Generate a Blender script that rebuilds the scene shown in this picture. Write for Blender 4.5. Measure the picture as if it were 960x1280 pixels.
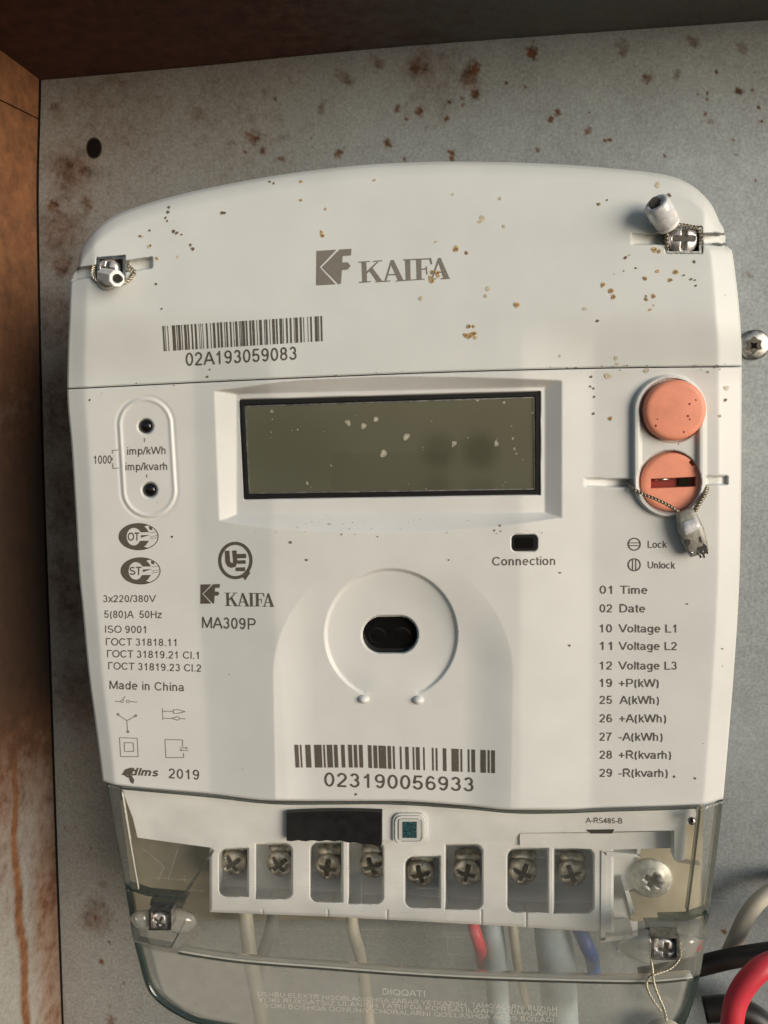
import bpy, math, random
import numpy as np
from mathutils import Vector, Matrix
random.seed(7); rng = np.random.RandomState(7)
for o in list(bpy.data.objects): bpy.data.objects.remove(o)
SC = bpy.context.scene; COL = SC.collection
S = 0.0002                       # one design unit = 0.2 mm (the meter is about 17 cm wide)
F = 1000.0
# ------------------------------------------------------------------ camera
xa = np.array([7880., -58., -1000.]); xa /= np.linalg.norm(xa)
dn = np.array([180., 8300., 1000.]); dn -= xa*dn.dot(xa); dn /= np.linalg.norm(dn)
inn = np.cross(xa, dn)           # into the wall, camera coordinates (right, down, forward)
A = np.stack([xa, inn, -dn])     # cam -> world rows: X right, Y into wall, Z up
CAM = A @ np.array([0, 0, -F])   # camera position, design units
def at(px, py, h=0.0):
    """point standing h units proud of the meter's face plane, on the sight line of (px,py)"""
    px = np.asarray(px, float); py = np.asarray(py, float); h = np.asarray(h, float)
    d = np.stack(np.broadcast_arrays(px-480., py-640., F+0*px), -1) @ A.T
    t = (-h - CAM[1]) / d[..., 1]
    return (CAM + d*t[..., None]) * S
def P(px, py, h=0.0): return Vector(at(px, py, h).tolist())
cam = bpy.data.cameras.new('camera'); co = bpy.data.objects.new('camera', cam); COL.objects.link(co)
R = Matrix(((A[0][0], -A[0][1], -A[0][2]), (A[1][0], -A[1][1], -A[1][2]), (A[2][0], -A[2][1], -A[2][2])))
co.matrix_world = Matrix.Translation(Vector((CAM*S).tolist())) @ R.to_4x4()
cam.sensor_fit = 'HORIZONTAL'; cam.sensor_width = 36; cam.lens = F/960*36
cam.clip_start = 0.005; cam.clip_end = 50
SC.camera = co
# ------------------------------------------------------------------ light
SUN_DIR = Vector((0.80, -0.64, 0.14)).normalized()      # towards the light
elev = math.asin(SUN_DIR.z); azim = math.atan2(SUN_DIR.x, SUN_DIR.y)
w = bpy.data.worlds.new('World'); SC.world = w; w.use_nodes = True
nt = w.node_tree; nt.nodes.clear()
sky = nt.nodes.new('ShaderNodeTexSky'); sky.sky_type = 'NISHITA'; sky.sun_disc = False
sky.sun_elevation = elev; sky.sun_rotation = azim; sky.dust_density = 1.5; sky.air_density = 1.0; sky.ozone_density = 2.0
bg = nt.nodes.new('ShaderNodeBackground'); bg.inputs[1].default_value = 0.115
ow = nt.nodes.new('ShaderNodeOutputWorld')
nt.links.new(sky.outputs[0], bg.inputs[0]); nt.links.new(bg.outputs[0], ow.inputs[0])
sl = bpy.data.lights.new('sun', 'SUN'); sl.energy = 2.7; sl.angle = math.radians(38); sl.color = (1.0, 0.985, 0.955)
so = bpy.data.objects.new('sun', sl); COL.objects.link(so)
so.rotation_euler = (-SUN_DIR).to_track_quat('-Z', 'Y').to_euler()
SC.view_settings.view_transform = 'Standard'; SC.view_settings.look = 'None'
SC.view_settings.exposure = 0.16; SC.view_settings.gamma = 1
SC.cycles.transparent_max_bounces = 24; SC.cycles.max_bounces = 10
# ------------------------------------------------------------------ materials
def mat(name, col, rough=0.5, metal=0.0, noise=0.0, nscale=400, bump=0.0, bscale=3000, spec=0.5, trans=0.0, ior=1.45, coat=0.0, sss=0):
    m = bpy.data.materials.new(name); m.use_nodes = True; t = m.node_tree; b = t.nodes['Principled BSDF']
    b.inputs['Base Color'].default_value = (*col, 1); b.inputs['Roughness'].default_value = rough
    b.inputs['Metallic'].default_value = metal; b.inputs['Specular IOR Level'].default_value = spec
    b.inputs['Transmission Weight'].default_value = trans; b.inputs['IOR'].default_value = ior
    b.inputs['Coat Weight'].default_value = coat
    tc = t.nodes.new('ShaderNodeTexCoord')
    if noise > 0:
        n = t.nodes.new('ShaderNodeTexNoise'); n.inputs['Scale'].default_value = nscale; n.inputs['Detail'].default_value = 6
        t.links.new(tc.outputs['Object'], n.inputs['Vector'])
        mx = t.nodes.new('ShaderNodeMix'); mx.data_type = 'RGBA'
        mx.inputs[6].default_value = (*[c*(1-noise) for c in col], 1); mx.inputs[7].default_value = (*[min(1, c*(1+noise)) for c in col], 1)
        mr0 = t.nodes.new('ShaderNodeMapRange'); mr0.inputs['From Min'].default_value = .34; mr0.inputs['From Max'].default_value = .66
        t.links.new(n.outputs['Fac'], mr0.inputs['Value']); t.links.new(mr0.outputs[0], mx.inputs[0]); t.links.new(mx.outputs[2], b.inputs['Base Color'])
        rr = t.nodes.new('ShaderNodeMapRange'); rr.inputs['To Min'].default_value = max(0, rough-0.12); rr.inputs['To Max'].default_value = min(1, rough+0.12)
        t.links.new(n.outputs['Fac'], rr.inputs['Value']); t.links.new(rr.outputs[0], b.inputs['Roughness'])
    if bump > 0:
        n2 = t.nodes.new('ShaderNodeTexNoise'); n2.inputs['Scale'].default_value = bscale; n2.inputs['Detail'].default_value = 4
        t.links.new(tc.outputs['Object'], n2.inputs['Vector'])
        bp = t.nodes.new('ShaderNodeBump'); bp.inputs['Strength'].default_value = bump; bp.inputs['Distance'].default_value = 0.0001
        t.links.new(n2.outputs['Fac'], bp.inputs['Height']); t.links.new(bp.outputs[0], b.inputs['Normal'])
    return m
def clear(name, tint, haze=0.0, hazecol=(.35, .34, .3), rough=0.08, attr=None):
    """thin clear plastic sheet: straight-through light, a fresnel gloss and some milky haze"""
    m = bpy.data.materials.new(name); m.use_nodes = True; t = m.node_tree; t.nodes.clear()
    out = t.nodes.new('ShaderNodeOutputMaterial'); tr = t.nodes.new('ShaderNodeBsdfTransparent'); tr.inputs[0].default_value = (*tint, 1)
    gl = t.nodes.new('ShaderNodeBsdfGlossy'); gl.inputs['Roughness'].default_value = rough
    df = t.nodes.new('ShaderNodeBsdfDiffuse'); df.inputs[0].default_value = (*hazecol, 1)
    ge = t.nodes.new('ShaderNodeNewGeometry'); dt = t.nodes.new('ShaderNodeVectorMath'); dt.operation = 'DOT_PRODUCT'
    t.links.new(ge.outputs['Normal'], dt.inputs[0]); t.links.new(ge.outputs['Incoming'], dt.inputs[1])
    def mth(op, a, b=0.):
        n_ = t.nodes.new('ShaderNodeMath'); n_.operation = op
        for i_, v_ in enumerate((a, b)):
            if isinstance(v_, (int, float)): n_.inputs[i_].default_value = v_
            else: t.links.new(v_, n_.inputs[i_])
        return n_.outputs[0]
    fres = mth('ADD', mth('MULTIPLY', mth('POWER', mth('SUBTRACT', 1., mth('ABSOLUTE', dt.outputs['Value'])), 4.), .85), .07)
    tc = t.nodes.new('ShaderNodeTexCoord'); nz = t.nodes.new('ShaderNodeTexNoise'); nz.inputs['Scale'].default_value = 180; nz.inputs['Detail'].default_value = 5
    t.links.new(tc.outputs['Object'], nz.inputs['Vector'])
    bp = t.nodes.new('ShaderNodeBump'); bp.inputs['Strength'].default_value = 0.35; bp.inputs['Distance'].default_value = 0.0004
    t.links.new(nz.outputs['Fac'], bp.inputs['Height']); t.links.new(bp.outputs[0], gl.inputs['Normal'])
    m1 = t.nodes.new('ShaderNodeMixShader'); m2 = t.nodes.new('ShaderNodeMixShader')
    hz = t.nodes.new('ShaderNodeMath'); hz.operation = 'MULTIPLY'
    mr = t.nodes.new('ShaderNodeMapRange'); mr.inputs['From Min'].default_value = .3; mr.inputs['From Max'].default_value = .7
    mr.inputs['To Min'].default_value = .88; mr.inputs['To Max'].default_value = 1.12
    t.links.new(nz.outputs['Fac'], mr.inputs['Value']); t.links.new(mr.outputs[0], hz.inputs[0])
    if attr:
        a = t.nodes.new('ShaderNodeAttribute'); a.attribute_name = attr; t.links.new(a.outputs['Fac'], hz.inputs[1])
    else: hz.inputs[1].default_value = haze
    t.links.new(hz.outputs[0], m1.inputs[0]); t.links.new(tr.outputs[0], m1.inputs[1]); t.links.new(df.outputs[0], m1.inputs[2])
    t.links.new(fres, m2.inputs[0]); t.links.new(m1.outputs[0], m2.inputs[1]); t.links.new(gl.outputs[0], m2.inputs[2])
    t.links.new(m2.outputs[0], out.inputs[0]); return m
def rusty(name, base, base2, rust, rust2, rough=0.5, metal=0.0, nscale=60, grain=1400, bump=.25):
    """painted or galvanised sheet; attribute 'rust' places rust, and some shade painted in rust brown"""
    m = bpy.data.materials.new(name); m.use_nodes = True; t = m.node_tree; b = t.nodes['Principled BSDF']; L = t.links
    tc = t.nodes.new('ShaderNodeTexCoord')
    def noise(s, d=6, r=.6):
        n = t.nodes.new('ShaderNodeTexNoise'); n.inputs['Scale'].default_value = s; n.inputs['Detail'].default_value = d; n.inputs['Roughness'].default_value = r
        L.new(tc.outputs['Object'], n.inputs['Vector']); return n
    def mix(fac, a, bb):
        x = t.nodes.new('ShaderNodeMix'); x.data_type = 'RGBA'; L.new(fac, x.inputs[0])
        for i, v in ((6, a), (7, bb)):
            if isinstance(v, tuple): x.inputs[i].default_value = (*v, 1)
            else: L.new(v, x.inputs[i])
        return x.outputs[2]
    def rng_(src, a, bb, c=0., d=1.):
        r = t.nodes.new('ShaderNodeMapRange'); L.new(src, r.inputs['Value'])
        for k, v in zip(('From Min', 'From Max', 'To Min', 'To Max'), (a, bb, c, d)): r.inputs[k].default_value = v
        return r.outputs[0]
    big = noise(nscale); fine = noise(grain, 3, .7); mid = noise(nscale*9, 6, .7)
    c0 = mix(rng_(big.outputs['Fac'], .35, .65), base, base2)
    wa = t.nodes.new('ShaderNodeAttribute'); wa.attribute_name = 'warm'
    c0 = mix(wa.outputs['Fac'], c0, (base[0]*.86, base[0]*.78, base[0]*.66))
    c1 = mix(rng_(fine.outputs['Fac'], .35, .65, 0, .42), c0, tuple(min(1, c*1.75) for c in base))
    c1 = mix(rng_(mid.outputs['Fac'], .62, .3, 0, .25), c1, tuple(c*.45 for c in base2))
    at_ = t.nodes.new('ShaderNodeAttribute'); at_.attribute_name = 'rust'
    ad = t.nodes.new('ShaderNodeMath'); ad.operation = 'MULTIPLY_ADD'; L.new(at_.outputs['Fac'], ad.inputs[0]); ad.inputs[1].default_value = 1.5
    L.new(rng_(mid.outputs['Fac'], .3, .7, -.55, .1), ad.inputs[2])
    fac = rng_(ad.outputs[0], 0, .9)
    cr = mix(rng_(mid.outputs['Fac'], .35, .65), rust, rust2)
    ga = t.nodes.new('ShaderNodeAttribute'); ga.attribute_name = 'painted_shade'  # shade painted into the sheet's colour, towards near-black brown
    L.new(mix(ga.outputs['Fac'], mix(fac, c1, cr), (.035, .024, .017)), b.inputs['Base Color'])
    b.inputs['Metallic'].default_value = metal
    L.new(rng_(fac, 0, 1, rough, .8), b.inputs['Roughness'])
    bp = t.nodes.new('ShaderNodeBump'); bp.inputs['Strength'].default_value = bump; bp.inputs['Distance'].default_value = .0002
    L.new(mid.outputs['Fac'], bp.inputs['Height']); L.new(bp.outputs[0], b.inputs['Normal'])
    return m
M = dict(
 white=mat('aged_white_plastic', (.615, .615, .585), .40, noise=.028, nscale=70, bump=.12, bscale=5000),
 cover=mat('aged_white_plastic_upper', (.61, .622, .59), .40, noise=.028, nscale=70, bump=.12, bscale=5000),
 inner=mat('inner_white_plastic', (.74, .735, .71), .5, noise=.08, nscale=90, bump=.1),
 beige=mat('yellowed_base_plastic', (.36, .32, .225), .6, noise=.25, nscale=60, bump=.3, bscale=700),
 ink=mat('grey_print_ink', (.095, .08, .062), .6, noise=.15, nscale=2500),
 ink_pale=mat('pale_print_ink', (.185, .165, .14), .6, noise=.12, nscale=2500),
 ink_line=mat('thin_print_ink', (.2, .18, .15), .6),
 orange=mat('orange_plastic', (.80, .30, .185), .5, noise=.09, nscale=150, bump=.3, bscale=2500),
 orange_dark=mat('inner_orange_plastic', (.22, .028, .022), .35),
 black=mat('black_gloss', (.006, .006, .006), .12, spec=.6),
 gasket=mat('black_gasket', (.012, .012, .013), .3),
 tape=mat('black_tape', (.006, .006, .008), .5, noise=.5, nscale=400, bump=.4, bscale=900),
 steel=mat('worn_steel', (.55, .52, .47), .28, 1.0, noise=.3, nscale=900, bump=.3, bscale=2500),
 steel_dull=mat('dull_steel', (.36, .35, .33), .42, 1.0, noise=.3, nscale=700, bump=.4, bscale=2000),
 screwm=mat('plated_screw', (.62, .59, .56), .38, .75, noise=.15, nscale=500),
 washer=mat('pale_zinc', (.52, .51, .45), .5, .55, noise=.2, nscale=700, bump=.2),
 brass=mat('tarnished_screw', (.46, .42, .36), .34, 1.0, noise=.5, nscale=500, bump=.5, bscale=1500),
 recess=mat('screw_recess', (.09, .08, .065), .45, .4, noise=.3, nscale=900),
 dark=mat('dark_pocket', (.03, .026, .02), .6),
 hole=mat('hole_black', (.008, .006, .005), .95, spec=.1),
 wire=mat('seal_wire', (.30, .26, .19), .4, .8, noise=.3, nscale=2000),
 copper=mat('steel_wire', (.55, .50, .38), .4, .6, noise=.3, nscale=2000),
 sealw=mat('white_seal_plastic', (.85, .84, .8), .25, noise=.06, nscale=900),
 sealt=mat('clear_seal_plastic', (.92, .90, .88), .12, trans=.35, noise=.15, nscale=900),
 sealg=mat('grey_seal_plastic', (.36, .345, .29), .3, trans=.2, noise=.25, nscale=700),
 red=mat('red_insulation', (.62, .045, .065), .42, noise=.1, nscale=120),
 blue=mat('blue_insulation', (.02, .09, .33), .4, noise=.1, nscale=120),
 paleblue=mat('pale_blue_insulation', (.42, .5, .52), .45, noise=.1, nscale=120),
 whitei=mat('off_white_insulation', (.50, .46, .36), .45, noise=.12, nscale=120),
 greyi=mat('grey_insulation', (.18, .175, .16), .45, noise=.12, nscale=120),
 brown=mat('brown_insulation', (.2, .1, .05), .45, noise=.12, nscale=120),
 blacki=mat('black_insulation', (.013, .011, .010), .4, noise=.3, nscale=120),
 glassy=mat('clear_boss_plastic', (.93, .93, .89), .09, trans=1.0, ior=1.38),
 holo=mat('teal_foil', (.05, .15, .17), .25, .5, noise=.8, nscale=2200),
 rim=clear('cover_edge_plastic', (.50, .58, .56), .28, (.05, .07, .068)),
 rib=clear('cover_rib_plastic', (.6, .64, .6), .35, (.10, .105, .095)),
 shell=clear('clear_cover_plastic', (.975, .975, .96), attr='haze', hazecol=(.40, .395, .345)),
 emboss=clear('frosted_lettering', (.9, .9, .87), .5, (.8, .78, .7)),
 scratchm=clear('scratch_in_plastic', (.95, .95, .93), .22, (.8, .78, .7)),
 boss=clear('clear_boss', (.93, .93, .9), .16, (.75, .74, .68), .04),
 panel=rusty('galvanised_panel', (.265, .295, .30), (.19, .205, .205), (.15, .065, .026), (.05, .026, .013), .48, .25, 30, 1000),
 wall=rusty('painted_cabinet_wall', (.30, .30, .28), (.24, .225, .19), (.235, .10, .038), (.12, .05, .021), .55, 0, 22, 1200),
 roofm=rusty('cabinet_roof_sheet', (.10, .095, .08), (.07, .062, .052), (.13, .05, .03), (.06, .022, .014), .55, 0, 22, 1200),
)
# LCD glass: dark olive, slightly uneven, with lens reflections painted in
def lcd_mat():
    m = mat('lcd_glass', (.085, .08, .05), .10, coat=1); t = m.node_tree; b = t.nodes['Principled BSDF']
    tc = t.nodes.new('ShaderNodeTexCoord'); n = t.nodes.new('ShaderNodeTexNoise'); n.inputs['Scale'].default_value = 28; n.inputs['Detail'].default_value = 3
    t.links.new(tc.outputs['Object'], n.inputs['Vector'])
    mx = t.nodes.new('ShaderNodeMix'); mx.data_type = 'RGBA'; mx.inputs[6].default_value = (.085, .086, .058, 1); mx.inputs[7].default_value = (.125, .127, .090, 1)
    t.links.new(n.outputs['Fac'], mx.inputs[0]); at_ = t.nodes.new('ShaderNodeAttribute'); at_.attribute_name = 'reflection_tone'
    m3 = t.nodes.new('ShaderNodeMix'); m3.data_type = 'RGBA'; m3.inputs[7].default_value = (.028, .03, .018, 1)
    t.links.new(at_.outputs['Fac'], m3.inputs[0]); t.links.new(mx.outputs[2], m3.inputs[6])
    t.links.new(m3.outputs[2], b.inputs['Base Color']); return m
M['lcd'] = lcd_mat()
# ------------------------------------------------------------------ object helpers
def link(o, parent=None):
    COL.objects.link(o)
    if parent is not None: o.parent = parent
    return o
def tag(o, label=None, cat=None, group=None, kind=None):
    if label: o['label'] = label
    if cat: o['category'] = cat
    if group: o['group'] = group
    if kind: o['kind'] = kind
    return o
def thing(name, label, cat, group=None):
    return tag(link(bpy.data.objects.new(name, None)), label, cat, group)
def mesh(name, verts, faces, m, parent=None, smooth=False, label=None):
    me = bpy.data.meshes.new(name)
    me.from_pydata([tuple(v) for v in verts], [], faces); me.update()
    me.materials.append(m)
    if smooth: me.polygons.foreach_set('use_smooth', [True]*len(me.polygons))
    o = bpy.data.objects.new(name, me); link(o, parent)
    if label: o['label'] = label
    return o
class MB:
    def __init__(s): s.v = []; s.f = []
    def add(s, v, f):
        n = len(s.v); s.v += [tuple(map(float, p)) for p in v]; s.f += [tuple(i+n for i in q) for q in f]
    def prism(s, pts, h1, h0):
        """outline of photo points at front height h1, straight sides back to height h0"""
        n = len(pts); top = [at(x, y, h1) for x, y in pts]
        d = (h1-h0)*S; bot = [(p[0], p[1]+d, p[2]) for p in top]
        s.add(list(top)+bot, [tuple(range(n-1, -1, -1)), tuple(range(n, 2*n))]+[(i, (i+1) % n, n+(i+1) % n, n+i) for i in range(n)])
    def build(s, name, m, parent=None, smooth=False, label=None):
        return mesh(name, s.v, s.f, m, parent, smooth, label)
def ell(cx, cy, rx, ry=None, n=24, a0=0):
    ry = ry or rx
    return [(cx+rx*math.cos(a0+2*math.pi*i/n), cy+ry*math.sin(a0+2*math.pi*i/n)) for i in range(n)]
def rrect(x0, y0, x1, y1, r, n=5, skew=0):
    out = []
    for cx, cy, a in ((x1-r, y1-r, 0), (x0+r, y1-r, 90), (x0+r, y0+r, 180), (x1-r, y0+r, 270)):
        for i in range(n+1):
            t = math.radians(a+90*i/n); X = cx+r*math.cos(t); out.append((X, cy+r*math.sin(t)+skew*(X-(x0+x1)/2)))
    return out
def tube(path, rad, seg=10, caps=True):
    """path in world metres -> verts, faces; rad a number or list (metres)"""
    path = [Vector(p) for p in path]; n = len(path); V = []; Fs = []
    up = Vector((0, 1, 0)); prev = None
    for i, p in enumerate(path):
        t = (path[min(i+1, n-1)]-path[max(i-1, 0)]).normalized()
        if prev is None:
            a = t.cross(up)
            if a.length < 1e-3: a = t.cross(Vector((1, 0, 0)))
            a.normalize()
        else:
            a = (prev - t*prev.dot(t)).normalized()
        prev = a; b = t.cross(a)
        r = rad[i] if isinstance(rad, (list, tuple)) else rad
        for k in range(seg):
            an = 2*math.pi*k/seg; V.append(p+(a*math.cos(an)+b*math.sin(an))*r)
    for i in range(n-1):
        for k in range(seg):
            Fs.append((i*seg+k, i*seg+(k+1) % seg, (i+1)*seg+(k+1) % seg, (i+1)*seg+k))
    if caps: Fs += [tuple(range(seg-1, -1, -1)), tuple(range((n-1)*seg, n*seg))]
    return V, Fs
def smoothpath(pts, k=8):
    pts = [np.array(p, float) for p in pts]; pts = [2*pts[0]-pts[1]]+pts+[2*pts[-1]-pts[-2]]; out = []
    for i in range(1, len(pts)-2):
        for j in range(k):
            t = j/k; a, b, c, d = pts[i-1:i+3]
            out.append(.5*((2*b)+(-a+c)*t+(2*a-5*b+4*c-d)*t*t+(-a+3*b-3*c+d)*t**3))
    out.append(pts[-2]); return out
def pxpath(pts, k=8): return [P(*p) for p in smoothpath(pts, k)]
def cable(name, pts, r, m, label=None, cat=None, parent=None, group=None, seg=14):
    V, Fs = tube(pxpath(pts), r*S, seg)
    o = mesh(name, V, Fs, m, parent, True); return tag(o, label, cat, group)
def twist(name, pts, r, m, parent, turns=.12, sep=1.5):
    path = pxpath(pts, 14); mb = MB(); L = 0; n = len(path)
    offs = []
    for i, p in enumerate(path):
        if i: L += (path[i]-path[i-1]).length/S
        t = (path[min(i+1, n-1)]-path[max(i-1, 0)]).normalized(); a = t.cross(Vector((0, 1, 0))).normalized(); b = t.cross(a)
        offs.append((a, b, L))
    for ph in (0, math.pi):
        q = [p+(a*math.cos(l*turns*6.28+ph)+b*math.sin(l*turns*6.28+ph))*sep*S for p, (a, b, l) in zip(path, offs)]
        mb.add(*tube(q, r*S, 6))
    return mb.build(name, m, parent, True)
def ss(a, b, x):
    t = np.clip((x-a)/(b-a), 0, 1); return t*t*(3-2*t)
def curve1(pts):
    """smooth 1-D function through points"""
    pts = sorted(pts); X = np.array([p[0] for p in pts], float); Y = np.array([p[1] for p in pts], float)
    d = np.diff(Y)/np.diff(X); mm = np.zeros(len(X)); mm[0] = d[0]; mm[-1] = d[-1]
    for i in range(1, len(X)-1): mm[i] = 0 if d[i-1]*d[i] <= 0 else 2*d[i-1]*d[i]/(d[i-1]+d[i])
    def f(x):
        x = np.clip(np.asarray(x, float), X[0], X[-1]); i = np.clip(np.searchsorted(X, x)-1, 0, len(X)-2)
        hh = X[i+1]-X[i]; t = (x-X[i])/hh
        return (2*t**3-3*t*t+1)*Y[i]+(t**3-2*t*t+t)*hh*mm[i]+(-2*t**3+3*t*t)*Y[i+1]+(t**3-t*t)*hh*mm[i+1]
    return f
def segd(px, py, x0, y0, x1, y1):
    dx, dy = x1-x0, y1-y0; t = np.clip(((px-x0)*dx+(py-y0)*dy)/(dx*dx+dy*dy), 0, 1)
    return np.hypot(px-x0-t*dx, py-y0-t*dy)
def gridmesh(name, PX, PY, Hh, m, parent=None, skirt=None, attrs=None, flip=False):
    n, k = PX.shape; V = at(PX, PY, Hh).reshape(-1, 3)
    idx = np.arange(n*k).reshape(n, k)
    a, b, c, d = idx[:-1, :-1], idx[:-1, 1:], idx[1:, 1:], idx[1:, :-1]
    q = np.stack([a, d, c, b], -1).reshape(-1, 4)
    if skirt is not None:
        ring = np.concatenate([idx[0, :-1], idx[:-1, -1], idx[-1, :0:-1], idx[:0:-1, 0]])
        base = V[ring].copy(); base[:, 1] += skirt*S
        nv = len(V); V = np.concatenate([V, V[ring], base]); m_ = len(ring); r0 = nv+np.arange(m_); r1 = nv+m_+np.arange(m_)
        q = np.concatenate([q, np.stack([r0, np.roll(r0, -1), np.roll(r1, -1), r1], -1)])
    me = bpy.data.meshes.new(name); me.vertices.add(len(V)); me.vertices.foreach_set('co', V.ravel())
    me.loops.add(q.size); me.loops.foreach_set('vertex_index', q.ravel().astype(np.int32))
    me.polygons.add(len(q)); me.polygons.foreach_set('loop_start', (np.arange(len(q))*4).astype(np.int32))
    me.polygons.foreach_set('loop_total', np.full(len(q), 4, np.int32))
    me.update(calc_edges=True); me.polygons.foreach_set('use_smooth', np.ones(len(q), bool))
    for an, av in (attrs or {}).items():
        at_ = me.attributes.new(an, 'FLOAT', 'POINT'); vv = np.zeros(len(V), np.float32); vv[:n*k] = av.ravel(); at_.data.foreach_set('value', vv)
    me.materials.append(m); o = bpy.data.objects.new(name, me); return link(o, parent)

# ================================================================== THE CABINET
HP = -330.0                                   # sheet behind the meter
cab = thing('metal_cabinet', 'rust spotted open sheet metal cabinet behind and around the white meter', 'metal cabinet')
def lump(px, py, spots):
    r = np.zeros(px.shape)
    wx = 1.6*np.sin(px*.55+py*.31)+1.3*np.sin(py*.83-px*.2+1)+4*np.sin(px*.07+py*.11); wy = 1.6*np.sin(py*.49-px*.37+2)+1.3*np.sin(px*.91+py*.1)+4*np.sin(py*.08-px*.05)
    px0, py0 = px, py
    for x, y, rad, s in spots:
        q_ = min(1., rad/9.); d = np.hypot(px0+wx*q_-x, (py0+wy*q_-y)*.85)/rad; r = np.maximum(r, s*np.clip(1.35-d, 0, 1))
    return r
sp = [(150,107,9,.45),(250,140,14,.45),(72,140,12,.5),(155,180,9,.45),(315,168,9,.7),(327,187,6,.8),(305,190,3.5,.9),(354,197,5,.7),(425,193,8,.7),(430,95,12,.5),(470,83,10,.5),(344,122,3,.8),(400,135,7,.5),
 (70,255,12,.7),(105,258,10,.6),(75,330,16,.6),(525,80,26,.55),(523,84,10,.75),(590,95,16,.6),(596,88,7,1),(592,115,6,.9),(577,122,3,.8),(495,134,5,.8),(527,138,6,.8),(509,148,3,.8),(557,149,4,.9),(562,129,2.5,.8),(578,131,2.5,.9),
 (484,180,5,.8),(507,199,3.5,.8),(563,191,5,1),(563,198,4,1),(664,65,7,.9),(668,53,3,.6),(658,110,3.5,.7),(632,105,2.5,.9),(690,150,3.5,1),(699,143,5,.9),(735,166,6,.7),(756,177,2.5,.9),(762,176,2.5,.9),(736,140,2,.8),(670,188,4,.7),
 (807,95,8,.65),(865,48,8,.5),(847,95,6,.5),(775,60,9,.5),(930,62,7,.5),(895,90,2.5,.9),(871,118,2,.9),(884,117,2.5,.9),(884,124,2.5,.9),(883,141,3,.8),(887,148,8,.35),(925,115,5.5,.8),(941,112,3,.8),(947,135,2.5,.9),(952,153,2.5,.9),
 (917,175,2.5,1),(919,194,2.5,1),(830,194,2.2,.9),(945,227,2.2,.9),(937,342,6,.4),(120,1145,22,.5),(120,1146,4,.9),(127,1108,7,.45),(136,1279,8,.7),(127,1203,3,.9),(905,1163,3,1),(903,1190,3,1),
 (95,620,60,.5),(95,740,65,.5),(105,860,60,.42),(85,520,60,.5),(140,130,120,.32),(300,150,120,.27),(90,215,38,.62),(75,290,42,.55),(70,400,40,.42),(72,500,36,.4),(540,100,60,.33),(110,370,20,.3),(210,1130,70,.3),(820,1060,80,.2)]  # wide spots at the meter's left paint its shadow; others are rust
for i in range(22):
    sp.append((rng.uniform(50, 960), rng.uniform(30, 330), rng.uniform(1.0, 2.4), rng.uniform(.35, .75)))
for i in range(26): sp.append((rng.uniform(75, 180), rng.uniform(900, 1280), rng.uniform(1.3, 3.5), rng.uniform(.3, .7)))
xs = np.concatenate([np.linspace(20, 200, 90), np.linspace(202, 900, 300)[0:], np.linspace(902, 1400, 130)])
ys = np.concatenate([np.linspace(0, 350, 190), np.linspace(355, 1000, 120), np.linspace(1004, 1400, 150)])
ce = curve1([(-80,109.5),(48,99),(240,82),(480,58.5),(720,40.5),(960,23.5),(1400,-10)])       # panel/roof fold line
PX, PY = np.meshgrid(xs, ys)
gridmesh('back_panel', PX, PY, np.full(PX.shape, HP), M['panel'], cab, attrs={'rust': lump(PX, PY, sp), 'warm': (1-ss(120, 640, PX))*.85+.0*PY}, skirt=12)  # 'rust' here also holds the meter's painted shadow
# side panel : from fold line towards the viewer
fx = curve1([(-200,48),(100,47.5),(240,44.5),(400,47),(600,52),(850,61),(1000,66),(1250,75),(1500,84)])
yy = np.linspace(-100, 1400, 260); dd = np.concatenate([np.linspace(0, 10, 12), np.linspace(12, 340, 70)])
base = at(fx(yy), yy, HP)/S
Vw = np.zeros((len(yy), len(dd), 3)); rs = np.zeros((len(yy), len(dd))); shade_ = rs.copy()
for j, d in enumerate(dd):
    lean = 7*(1-math.exp(-d/4.))                           # folded edge rolls in before the wall stands up
    Vw[:, j, 0] = base[:, 0]-2+lean*0.4-d*.03; Vw[:, j, 1] = base[:, 1]-d; Vw[:, j, 2] = base[:, 2]
    n1 = np.sin(yy*.013+d*.02)*.1
    lo = ss(800, 1180, yy+n1*200)
    top = .9*(1-ss(420, 720, yy))
    mid_ = .95*ss(380, 600, yy)*(1-lo)  # rust brown here also paints the shade at mid height
    streak = .9*np.exp(-((d-(118+6*np.sin(yy*.02)+3*np.sin(yy*.07)))/14)**2)*ss(760, 900, yy)
    edge = (.60+.06*np.sin(yy*.03))*ss(135, 40, d)*ss(780, 880, yy)+0*yy
    shade_[:, j] = .8*ss(330, 620, yy)*(1-ss(800, 1000, yy))+.25*ss(60, 0, d)*ss(300, 500, yy)  # shade at mid height and along the fold, painted into the wall colour
    rs[:, j] = np.maximum.reduce([top, mid_, streak, edge, 0*yy])
def rawgrid(name, V, m, parent, attr, painted_shade=None):
    n, k = V.shape[:2]; idx = np.arange(n*k).reshape(n, k)
    q = np.stack([idx[:-1, :-1], idx[1:, :-1], idx[1:, 1:], idx[:-1, 1:]], -1).reshape(-1, 4)
    me = bpy.data.meshes.new(name); me.from_pydata((V.reshape(-1, 3)*S).tolist(), [], q.tolist()); me.update()
    a = me.attributes.new('rust', 'FLOAT', 'POINT'); a.data.foreach_set('value', attr.ravel().astype(np.float32))  # on the side panel 'rust' also holds painted shade at mid height
    if painted_shade is not None: a = me.attributes.new('painted_shade', 'FLOAT', 'POINT'); a.data.foreach_set('value', painted_shade.ravel().astype(np.float32))
    me.polygons.foreach_set('use_smooth', np.ones(len(q), bool)); me.materials.append(m)
    o = link(bpy.data.objects.new(name, me), parent)
    sd = o.modifiers.new('thickness', 'SOLIDIFY'); sd.thickness = 8*S; sd.offset = 0
    return o
rawgrid('side_panel', Vw, M['wall'], cab, rs, shade_)
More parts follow.
